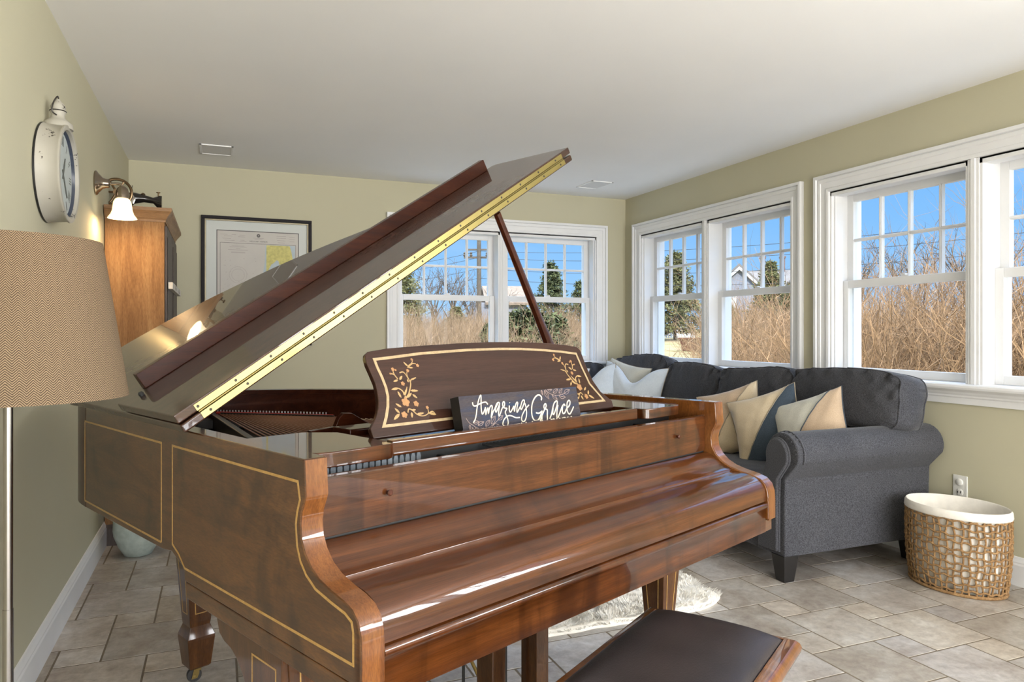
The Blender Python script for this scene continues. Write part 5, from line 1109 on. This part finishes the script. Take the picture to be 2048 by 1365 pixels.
# ---------------------------------------------------------------- pale pot on the floor
M['pot'] = plain('pale_green_glaze', (0.40, 0.46, 0.42), 0.6, var=0.14, scale=30, bmp=0.3, bscale=60)
bm = nb(); prof = [(0.055, 0.0), (0.068, 0.004), (0.095, 0.05), (0.118, 0.11), (0.122, 0.14), (0.118, 0.24), (0.105, 0.33), (0.085, 0.37), (0.090, 0.385), (0.086, 0.390), (0.078, 0.380), (0.09, 0.32), (0.10, 0.20), (0.05, 0.03)]
lathe(bm, prof, 40, (0, 0, 0)); tag(obj('floor_pot', bm, M['pot'], smooth=50), 'pale green glazed pot on the tiles in front of the cabinet', 'pot').location = (-0.405, 4.36, 0)

# ---------------------------------------------------------------- framed nautical chart
PF = empty('framed_chart', (0.2735, YB, 1.585), 0, 'large black framed nautical chart with white mat on the back wall', 'picture')
M['fblack'] = plain('black_frame', (0.018, 0.015, 0.017), 0.6, spec=0.2); M['gold'] = plain('champagne_liner', (0.30, 0.26, 0.17), 0.4, metal=0.4); M['mat'] = plain('white_mat_board', (0.62, 0.64, 0.61), 0.8, var=0.01)
M['chart'] = plain('chart_paper', (0.56, 0.53, 0.49), 0.8, var=0.03, scale=8); M['land'] = plain('chart_land_yellow', (0.58, 0.53, 0.20), 0.8, var=0.15, scale=50); M['shoal'] = plain('chart_shoal_blue', (0.45, 0.52, 0.56), 0.8, var=0.04, scale=20); M['ink'] = plain('grey_ink', (0.10, 0.09, 0.09), 0.8); M['inkl'] = plain('faded_ink', (0.36, 0.31, 0.30), 0.8)
w2, h2 = 0.3965, 0.4865
def frame4(bm, w, h, t, y0, y1):
    box(bm, (-w, w), (y0, y1), (h - t, h)); box(bm, (-w, w), (y0, y1), (-h, -h + t)); box(bm, (-w, -w + t), (y0, y1), (-h + t, h - t)); box(bm, (w - t, w), (y0, y1), (-h + t, h - t))
bm = nb(); frame4(bm, w2, h2, 0.024, -0.030, 0); obj('frame', bm, M['fblack'], PF, smooth=0, bevel=0.003)
bm = nb(); frame4(bm, w2 - 0.024, h2 - 0.024, 0.011, -0.022, 0); obj('gold_liner', bm, M['gold'], PF, smooth=0, bevel=0.002)
bm = nb(); box(bm, (-w2 + 0.03, w2 - 0.03), (-0.010, -0.002), (-h2 + 0.03, h2 - 0.03)); mat_ = obj('mat_board', bm, M['mat'], PF, smooth=0)
bm = nb(); box(bm, (-0.288, 0.298), (-0.0108, -0.0095), (-0.38, 0.382)); obj('chart_sheet', bm, M['chart'], mat_, smooth=0)
pmap = lambda a, b_, n_: (a, -0.0112 - n_, b_)
bm = nb(); ribbon(bm, [(-0.288, -0.38), (-0.288, 0.382), (0.298, 0.382), (0.298, -0.38)], 0.0055, pmap, closed=True, h=0.0004); ribbon(bm, [(-0.266, -0.36), (-0.266, 0.290), (0.277, 0.290), (0.277, -0.36)], 0.0022, pmap, closed=True, h=0.0003)
for (r_, x, z) in ((0.011, 0.005, 0.352), (0.006, 0.005, 0.352)): ribbon(bm, [(x + r_ * math.cos(k * math.pi / 8), z + r_ * math.sin(k * math.pi / 8)) for k in range(16)], 0.004, pmap, closed=True, h=0.0005)
obj('chart_lines', bm, M['ink'], mat_, smooth=0)
bm = nb(); rnd = random.Random(12)
for (x, z, w) in ((0.005, 0.332, .075), (0.005, 0.324, .055), (-0.24, 0.352, .05), (-0.17, 0.352, .03), (-0.11, 0.350, .04), (-0.21, 0.340, .06), (-0.115, 0.338, .05), (-0.22, 0.322, .06), (-0.11, 0.312, .03), (-0.20, 0.308, .07), (-0.105, 0.304, .05), (-0.14, 0.268, .09), (-0.14, 0.260, .12), (-0.14, 0.248, .03), (-0.14, 0.238, .14), (-0.14, 0.222, .10), (-0.14, 0.216, .10), (0.17, 0.355, .07), (0.25, 0.352, .04), (0.17, 0.340, .07), (0.25, 0.335, .04), (0.17, 0.322, .06), (0.25, 0.318, .035), (0.17, 0.306, .05)):
    ribbon(bm, [(x - w / 2, z), (x + w / 2, z)], 0.0022, pmap, h=0.0004)
for k in range(46):
    x = rnd.uniform(-0.25, 0.06); z = rnd.uniform(-0.2, 0.19); ribbon(bm, [(x, z), (x + 0.006, z)], 0.002, pmap, h=0.0004)
for r_ in (0.045, 0.062): ribbon(bm, [(-0.14 + r_ * math.cos(k * math.pi / 20), 0.05 + r_ * math.sin(k * math.pi / 20)) for k in range(40)], 0.0012, pmap, closed=True, h=0.0004)
obj('chart_notes', bm, M['inkl'], mat_, smooth=0)
bm = nb(); poly(bm, [(0.02, -0.2), (0.035, 0.05), (0.05, 0.15), (0.055, 0.285), (0.272, 0.285), (0.272, -0.2)], pmap, 0.0001); obj('shallow_water', bm, M['shoal'], mat_, smooth=0)
bm = nb(); poly(bm, [(0.062, 0.283), (0.062, -0.2), (0.075, -0.2), (0.072, 0.05), (0.080, 0.10), (0.098, 0.135), (0.118, 0.15), (0.135, 0.17), (0.150, 0.165), (0.158, 0.13), (0.170, 0.10), (0.190, 0.085), (0.215, 0.11), (0.240, 0.12), (0.255, 0.18), (0.245, 0.24), (0.232, 0.283)], pmap, 0.0004); obj('land_area', bm, M['land'], mat_, smooth=0)
fc = bpy.data.curves.new('title', 'FONT'); fc.body = 'WELLFLEET HARBOR'; fc.size = 0.014; fc.align_x = 'CENTER'; fo = bpy.data.objects.new('title', fc); sc.collection.objects.link(fo)
dg_ = bpy.context.evaluated_depsgraph_get(); me = bpy.data.meshes.new_from_object(fo.evaluated_get(dg_)); bpy.data.objects.remove(fo); me.materials.clear(); me.materials.append(M['ink'])
to = bpy.data.objects.new('chart_title', me); sc.collection.objects.link(to); to.parent = mat_; to.rotation_euler = (R(90), 0, 0); to.location = (0.005, -0.0118, 0.303)
# ---------------------------------------------------------------- outside
CY, SY = math.cos(YAW), math.sin(YAW)
def at(px, d, z=0.0):
    lat = (px - 1024.0) / F_PX * d; return Vector((d * SY + lat * CY, d * CY - lat * SY, z))
def gz(x, y):
    d = math.hypot(x, y); return -0.35 + 0.032 * max(0, min(d, 60) - 7) + 0.05 * math.sin(x * .7) * math.sin(y * .5)
m_, nt, b = newmat('dry_lawn'); v = coords(nt); f1 = noise(nt, v, 0.5, 4); f2 = noise(nt, v, 14, 5, 0.7)
c_ = ramp(nt, f1, [(0.35, (0.20, 0.19, 0.07)), (0.5, (0.30, 0.245, 0.11)), (0.65, (0.35, 0.26, 0.14))]); c_ = mixc(nt, 0.6, c_, ramp(nt, f2, [(0.3, (.55, .55, .5)), (0.7, (1.25, 1.2, 1.15))]), 'MULTIPLY')
nt.links.new(c_, b.inputs['Base Color']); b.inputs['Roughness'].default_value = 1.0; bump(nt, b, f2, 0.6, 0.1); M['lawn'] = m_
bm = nb(); n = 90; G = []
for i in range(n + 1):
    row = []
    for j in range(n + 1):
        x = -60 + 220 * (i / n) ** 1.4; y = -40 + 200 * (j / n) ** 1.3; row.append(bm.verts.new((x, y, gz(x, y))))
    G.append(row)
for i in range(n):
    for j in range(n): bm.faces.new((G[i][j], G[i + 1][j], G[i + 1][j + 1], G[i][j + 1]))
g_ = obj('ground', bm, M['lawn'], smooth=80); struct(g_)

M['bounce'] = plain('pale_bounce_ground', (0.66, 0.63, 0.57), 0.95, var=.15, scale=30)
bm = nb(); box(bm, (XR + WT, 5.15), (-8, 9.0), (-0.36, -0.20)); box(bm, (-2, 5.15), (YB + WT, 7.6), (-0.36, -0.205)); struct(obj('bounce_strip', bm, M['bounce'], smooth=0))  # unseen pale strip, added to bounce sunlight up onto the ceiling
M['bark1'] = plain('tan_twigs', (0.27, 0.165, 0.085), 0.9, var=0.4, scale=3); M['bark2'] = plain('red_brown_twigs', (0.24, 0.155, 0.085), 0.9, var=0.35, scale=3); M['bark3'] = plain('grey_bark', (0.10, 0.078, 0.06), 0.9, var=0.3, scale=3)
M['straw'] = plain('straw_grass', (0.50, 0.38, 0.19), 0.9, var=0.3, scale=5); M['needle'] = plain('conifer_needles', (0.13, 0.125, 0.045), 0.9, var=0.5, scale=4); M['needled'] = plain('dark_conifer_needles', (0.075, 0.085, 0.03), 0.9, var=0.5, scale=4)
def grow(bm, rnd, p, d, L, r, seg, lev, kids, wig=0.14, up=0.05, mi=0, klen=0.45):
    pts = [p.copy()]; q = p.copy(); dd = d.normalized()
    for s in range(seg):
        dd = (dd + Vector((rnd.gauss(0, wig), rnd.gauss(0, wig), rnd.gauss(0, wig * .7) + up))).normalized(); q = q + dd * L / seg; pts.append(q.copy())
    tube(bm, pts, [r * (1 - 0.75 * i / seg) for i in range(seg + 1)], 3, cap=False)
    if lev > 0:
        for k in range(kids):
            t = rnd.uniform(0.2, 1.0); i = min(seg - 1, int(t * seg)); b0 = pts[i].lerp(pts[i + 1], t * seg - i)
            dirv = (pts[i + 1] - pts[i]).normalized() + Vector((rnd.gauss(0, .55), rnd.gauss(0, .55), rnd.gauss(0.1, .35))); grow(bm, rnd, b0, dirv, L * klen * rnd.uniform(.5, 1.2), max(r * .5, 0.0016), max(2, seg - 2), lev - 1, max(1, kids - 2), wig * 1.3, up, mi, klen)
def shrub_mesh(seed, h, spread, stems, r, mat, kids=6, lev=2, straw=0):
    rnd = random.Random(seed); bm = nb()
    for k in range(stems):
        a = rnd.uniform(0, 6.283); q = spread * math.sqrt(rnd.random()); tilt = rnd.uniform(0, .38); a2 = a + rnd.gauss(0, .8)
        grow(bm, rnd, Vector((q * math.cos(a), q * math.sin(a), -0.05)), Vector((math.cos(a2) * tilt, math.sin(a2) * tilt, 1)), h * rnd.uniform(.6, 1.08), r * rnd.uniform(.6, 1.2), 6, lev, kids)
    if straw:
        for k in range(straw):
            a = rnd.uniform(0, 6.283); q = spread * 1.2 * math.sqrt(rnd.random()); p = Vector((q * math.cos(a), q * math.sin(a), -0.03)); d = Vector((rnd.gauss(0, .18), rnd.gauss(0, .18), 1)).normalized() * rnd.uniform(.2, .75) * h * .5
            s_ = Vector((rnd.gauss(0, 1), rnd.gauss(0, 1), 0)).normalized() * 0.006; f = bm.faces.new([bm.verts.new(p - s_), bm.verts.new(p + s_), bm.verts.new(p + d)]); f.material_index = 1
    me = bpy.data.meshes.new('shrub'); bm.to_mesh(me); bm.free(); me.materials.append(mat); me.materials.append(M['straw']); return me
def place(name, me, p, rz, s, label, cat, group):
    o = bpy.data.objects.new(name, me); sc.collection.objects.link(o); o.location = p; o.rotation_euler = (0, 0, rz); o.scale = (s, s, s) if not isinstance(s, tuple) else s; return tag(o, label, cat, group)
rnd = random.Random(77)
def seen(x, y):
    a = math.atan2(x, y) - YAW; px = 1024 + F_PX * math.tan(a) if a < 1.4 else 4000
    for lim, s in ((1445, 'behind the left sash of the far side window'), (1600, 'behind the right sash of the far side window'), (1700, 'behind the wall strip between the two side windows'), (1780, 'behind the left panes of the near side window'), (1870, 'behind the middle panes of the near side window'), (1955, 'behind the right panes of the near side window'), (2048, 'behind the sash at the right edge of the photo')):
        if px < lim: return s
    return 'past the right edge of the photo'
hed = [shrub_mesh(100 + i, 2.15, 0.42, 46, 0.0105, M['bark1'], 6, 2, 450) for i in range(3)]
hed2 = [shrub_mesh(110 + i, 1.75, 0.45, 44, 0.0095, M['bark1'], 6, 2, 400) for i in range(2)]
k = 0
for row, x0 in enumerate((5.75, 6.6, 7.6)):
    yy = 1.0 + row * .4
    while yy < 7.9 + row * 1.2:
        me = hed[k % 3] if yy < 5.3 + row * .8 else hed2[k % 2]; x = x0 + rnd.uniform(-.12, .12); sc_ = rnd.uniform(.80, .95) * (1.0 + .04 * row)
        if math.atan2(x, yy) < YAW + math.atan((1470 - 1024) / F_PX): break
        place('leafless_shrub', me, (x, yy, gz(x, yy)), rnd.uniform(0, 6.28), sc_, 'leafless tan shrub, %s hedge row, %s' % (('nearest', 'middle', 'farthest')[row], seen(x, yy)), 'shrub', 'leafless shrubs of the side hedge'); k += 1; yy += rnd.uniform(.62, .78)
# reddish brush field behind the back window
br = [shrub_mesh(200 + i, 1.30, 0.75, 52, 0.009, M['bark2'], 5, 2, 900) for i in range(3)]
for k in range(88):
    d = 9.0 + 26 * (k / 88) ** 1.0 + rnd.uniform(-1, 1); px = rnd.uniform(770, 1215); p = at(px, d)
    if p.y < 7.2: continue
    p.z = gz(p.x, p.y); place('field_brush', br[k % 3], p, rnd.uniform(0, 6.28), rnd.uniform(.75, 1.0) * (1 + d * .008), '%s field brush behind the %s' % (('close reddish brown', 'middle distance brown', 'far small brown')[min(2, int((d - 8) / 9))], 'left half of the left back sash' if px < 890 else 'right half of the left back sash' if px < 990 else 'left half of the right back sash' if px < 1090 else 'right half of the right back sash'), 'brush', 'brush of the back field')
for k in range(40):
    d = rnd.uniform(14, 34); px = rnd.uniform(1440, 2120); p = at(px, d); p.z = gz(p.x, p.y)
    place('field_brush', br[k % 3], p, rnd.uniform(0, 6.28), rnd.uniform(.9, 1.2) * (1 + d * .006), ('far ' if d > 24 else 'near ') + 'brown field brush beyond hedge, ' + seen(p.x, p.y), 'brush', 'brush beyond the side hedge')
# bare trees
bt = []
for i in range(2):
    bm = nb(); r2 = random.Random(300 + i); grow(bm, r2, Vector((0, 0, -.1)), Vector((0, 0, 1)), 2.2, .11, 4, 0, 0)
    for q in range(9): grow(bm, r2, Vector((0, 0, .9 + q * .13)), Vector((r2.gauss(0, .6), r2.gauss(0, .6), 1)), 2.6, .05, 6, 3, 5, .16, .04, 0, .5)
    me = bpy.data.meshes.new('bare_tree'); bm.to_mesh(me); bm.free(); me.materials.append(M['bark3']); bt.append(me)
for k, (px, d, s) in enumerate(((868, 46, .95), (905, 44, 1.0), (838, 50, .85), (1000, 48, .75), (940, 50, .8), (1575, 60, 1.0), (1440, 60, .8), (1398, 52, .7), (1820, 40, 1.2), (1940, 40, 1.3), (1720, 45, 1.1))):
    p = at(px, d); p.z = gz(p.x, p.y); place('bare_tree', bt[k % 2], p, k * 1.3, s, 'leafless grey tree beyond the brush field' if px < 1100 else 'leafless grey tree beyond the side hedge', 'tree', 'bare trees beyond the back field' if px < 1100 else 'bare trees beyond the side hedge')
# conifers
def conifer_mesh(seed, h, w, mat, dens=1.0, bare=0.1):
    rnd = random.Random(seed); bm = nb(); tube(bm, [(0, 0, -.1), (0, 0, h)], [h * .02, .01], 6)
    L = int(26 * dens)
    for i in range(L):
        t = bare + (1 - bare) * i / L; z = h * t; R_ = w * (1 - t) ** .8 * rnd.uniform(.75, 1.15) + .08
        for k in range(int(9 * dens)):
            a = rnd.uniform(0, 6.283); end = Vector((R_ * math.cos(a), R_ * math.sin(a), z - R_ * .05 + rnd.uniform(-.1, .15))); s0 = Vector((0, 0, z)); tube(bm, [s0, end], [.02, .006], 3, cap=False)
            for q in range(int(26 * dens)):
                u = rnd.uniform(.25, 1.05); c = s0.lerp(end, u) + Vector((rnd.gauss(0, .07), rnd.gauss(0, .07), rnd.gauss(0, .05))) * w * .8; dv = Vector((rnd.gauss(0, 1), rnd.gauss(0, 1), rnd.gauss(.3, .6))).normalized() * .13 * w ** .5; sv = dv.cross(Vector((rnd.gauss(0, 1), rnd.gauss(0, 1), rnd.gauss(0, 1)))).normalized() * .035 * w ** .5
                f = bm.faces.new([bm.verts.new(c - sv), bm.verts.new(c + sv), bm.verts.new(c + dv)]); f.material_index = 1
    me = bpy.data.meshes.new('conifer'); bm.to_mesh(me); bm.free(); me.materials.append(M['bark3']); me.materials.append(mat); return me
c1 = conifer_mesh(1, 4.6, 1.9, M['needle'], 1.15); c2 = conifer_mesh(2, 4.2, 1.5, M['needled'], 1.0); c3 = conifer_mesh(3, 1.9, 1.0, M['needled'], 1.2, .02)
def pc(me, px, d, s, lab, cat='tree', name='conifer', grp=None):
    p = at(px, d); p.z = gz(p.x, p.y); return place(name, me, p, px * .1, s, lab, cat, grp)
pc(c1, 1350, 40, 1.05, 'bushy green conifer above the white fence seen through the left side window')
pc(c1, 1540, 48, 1.05, 'wide conifer in front of the grey shingled house'); pc(c2, 1582, 46, .8, 'narrow conifer to the right of the house')
pc(c2, 1102, 38, 1.0, 'pointed dark conifer outside the right sash of the back window'); pc(c2, 1160, 36, .75, 'smaller thin conifer near the right edge of the back window'); pc(c1, 795, 40, 1.1, 'dark conifer at the left edge of the back window')
pc(c3, 1050, 13.5, (1.15, 1.15, .90), 'round dark evergreen bush close outside the back window, left one of two', 'bush', 'evergreen_bush'); pc(c3, 1100, 14.5, (1.1, 1.1, .85), 'round dark evergreen bush close outside the back window, right one of two', 'bush', 'evergreen_bush')
pc(c3, 978, 16, (.5, .5, .75), 'slim dark evergreen beside the mullion of the back window', 'bush', 'evergreen_bush'); pc(c1, 912, 36, (.6, .6, .42), 'low yellow green bush below the bare trees', 'bush', 'evergreen_bush'); pc(c1, 1460, 26, (.35, .35, .40), 'low green bush at the near end of the fence', 'bush', 'evergreen_bush')
# utility pole and wires
p0 = at(958, 45); p0.z = gz(p0.x, p0.y); UP = empty('utility_pole', p0, YAW * -1, 'wooden utility pole with insulators beyond the back field', 'pole')
M['polew'] = plain('weathered_pole', (0.10, 0.08, 0.06), 0.9, var=.2)
bm = nb(); tube(bm, [(0, 0, -.3), (0, 0, 8.2)], [.17, .12], 10); obj('pole', bm, M['polew'], UP)
bm = nb(); box(bm, (-.95, .95), (-.06, .06), (5.0, 5.12)); box(bm, (-.75, .75), (-.06, .06), (5.5, 5.6)); obj('crossarm', bm, M['polew'], UP, smooth=0)
for x in (-.9, -.5, .5, .9):
    bm = nb(); lathe(bm, [(.05, 5.12), (.10, 5.18), (.06, 5.28), (.09, 5.33), (.03, 5.4)], 10, (x, 0, 0)); obj('insulator', bm, M['polew'], UP)
p1 = at(2650, 24)
for k, (za, zb) in enumerate(((6.3, 6.6), (5.9, 5.9), (5.2, 5.2), (4.6, 4.5))):
    a = Vector((p0.x, p0.y, za)); b_ = Vector((p1.x, p1.y, zb)); bm = nb(); pts_ = [a.lerp(b_, t / 24) - Vector((0, 0, 1.0 * 4 * (t / 24) * (1 - t / 24))) for t in range(25)]; tube(bm, pts_, .012, 4, cap=False)
    pL = at(500, 52, za + .2); pts_ = [a.lerp(pL, t / 16) - Vector((0, 0, .9 * 4 * (t / 16) * (1 - t / 16))) for t in range(17)]; tube(bm, pts_, .012, 4, cap=False)
    tag(obj('power_line', bm, M['black'], smooth=0), ['topmost', 'second from the top', 'third from the top', 'lowest'][k] + ' of the four power lines crossing the sky', 'wire', 'power lines')
# fence
F0 = at(1298, 43); F1 = at(1392, 43); F0.z = gz(F0.x, F0.y); fd = (F1 - F0); fd.z = 0; FLn = fd.length; ang = math.atan2(fd.y, fd.x)
M['vinyl'] = plain('white_vinyl', (0.52, 0.54, 0.60), 0.5)
FN = empty('picket_fence', F0, ang, 'white picket fence below the bushy conifer', 'fence')
bm = nb(); n = int(FLn / .14)
for k in range(n):
    x = FLn * k / n; u = (k % 12) / 12; h = .78 + .10 * abs(2 * u - 1); box(bm, (x, x + .10), (-.02, .0), (0.02, h))
box(bm, (0, FLn), (0, .03), (.15, .22)); box(bm, (0, FLn), (0, .03), (.6, .67)); obj('pickets', bm, M['vinyl'], FN, smooth=0)
for k in range(0, n + 1, 12):
    x = FLn * k / n; bm = nb(); box(bm, (x - .08, x + .08), (-.08, .08), (-.1, 1.0)); rings = [[bm.verts.new((x + a * s, c * s, z)) for a, c in ((-1, -1), (1, -1), (1, 1), (-1, 1))] for z, s in ((1.0, .11), (1.12, .01))]
    for q in range(4): bm.faces.new((rings[0][q], rings[0][(q + 1) % 4], rings[1][(q + 1) % 4], rings[1][q]))
    bm.faces.new(rings[0][::-1]); obj('post', bm, M['vinyl'], FN, smooth=0)
q = at(1395, 30); q.z = gz(q.x, q.y); PL = empty('wooden_planter', q, .3, 'dark red brown wooden planter box at the right end of the fence', 'planter'); M['plw'] = plain('red_brown_boards', (.16, .06, .035), .8, var=.2)
bm = nb(); rings = [[bm.verts.new((a * s * 1.1, c * s, z)) for a, c in ((-1, -1), (1, -1), (1, 1), (-1, 1))] for z, s in ((-.05, .42), (.50, .5), (.50, .44), (.40, .44))]
for A, B in zip(rings, rings[1:]):
    for k in range(4): bm.faces.new((A[k], A[(k + 1) % 4], B[(k + 1) % 4], B[k]))
bm.faces.new(rings[0][::-1]); bm.faces.new(rings[-1]); obj('planter_box', bm, M['plw'], PL, smooth=0)
bm = nb()
for a in ((-.6, .6, -.55, -.47), (-.6, .6, .47, .55), (-.6, -.5, -.47, .47), (.5, .6, -.47, .47)): box(bm, a[:2], a[2:], (.5, .56))
obj('rim', bm, M['plw'], PL, smooth=0)
# houses
M['shing'] = plain('grey_shingles', (.20, .21, .25), .9, var=.15, scale=2); M['roof'] = plain('grey_roof', (.16, .145, .135), .9, var=.15, scale=2); M['rooft'] = plain('tan_roof_shingles', (.20, .15, .11), .9, var=.2, scale=3); M['htrim'] = plain('house_trim', (.40, .40, .40), .6); M['brick'] = plain('chimney_brick', (.14, .09, .08), .9, var=.2)
q = at(1478, 88); HS_ = empty('shingled_house', (q.x, q.y, 0), -YAW - R(12), 'grey shingled house with white gable trim and two chimneys seen through the side window', 'house')
bm = nb(); prism(bm, [(-2.6, 0), (2.6, 0), (2.6, 6.9), (0, 9.3), (-2.6, 6.9)], FY, 0, 10); box(bm, (2.6, 9.5), (2, 9), (0, 6.6)); obj('wall', bm, M['shing'], HS_, smooth=0)
bm = nb()
for s in (-1, 1): prism(bm, [(0, 9.35), (s * 3.1, 6.5), (s * 3.1, 6.75), (0, 9.65)], FY, -.3, 10.3)
prism(bm, [(1.6, 6.6), (5.5, 9.0), (9.4, 6.6), (9.6, 6.5), (5.5, 9.25), (1.4, 6.5)], FY, 9.0, 9.1); prism(bm, [(1.7, 6.5), (1.7, 6.7), (5.5, 9.2), (5.5, 9.0)], FX, 1.5, 9.8); prism(bm, [(9.3, 6.5), (9.3, 6.7), (5.5, 9.2), (5.5, 9.0)], FX, 1.5, 9.8); obj('roof', bm, M['roof'], HS_, smooth=0)
bm = nb()
for s in (-1, 1): prism(bm, [(0, 9.3), (s * 3.1, 6.45), (s * 3.1, 6.05), (0, 8.85)], FY, -.42, -.25)
box(bm, (-1.7, -.3), (-.06, 0), (4.2, 5.6)); obj('gable_trim', bm, M['htrim'], HS_, smooth=0)
for x in (3.2, 5.6):
    bm = nb(); box(bm, (x, x + .55), (5.1, 5.9), (8.6, 10.9)); box(bm, (x - .08, x + .63), (5.0, 6.0), (10.7, 10.95)); obj('chimney', bm, M['brick'], HS_, smooth=0)
q = at(1024, 58); H2 = empty('cottage', (q.x, q.y, 0), -YAW + R(8), 'cottage with a tan shingled roof seen through the right sash of the back window', 'house')
bm = nb(); box(bm, (-3, 1.2), (0, 5), (0, 3.6)); obj('wall', bm, M['shing'], H2, smooth=0)
bm = nb(); prism(bm, [(-.4, 3.4), (-.4, 3.6), (2.5, 5.1), (5.4, 3.6), (5.4, 3.4), (2.5, 4.9)], FX, -2.2, 1.4); obj('roof', bm, M['rooft'], H2, smooth=0)
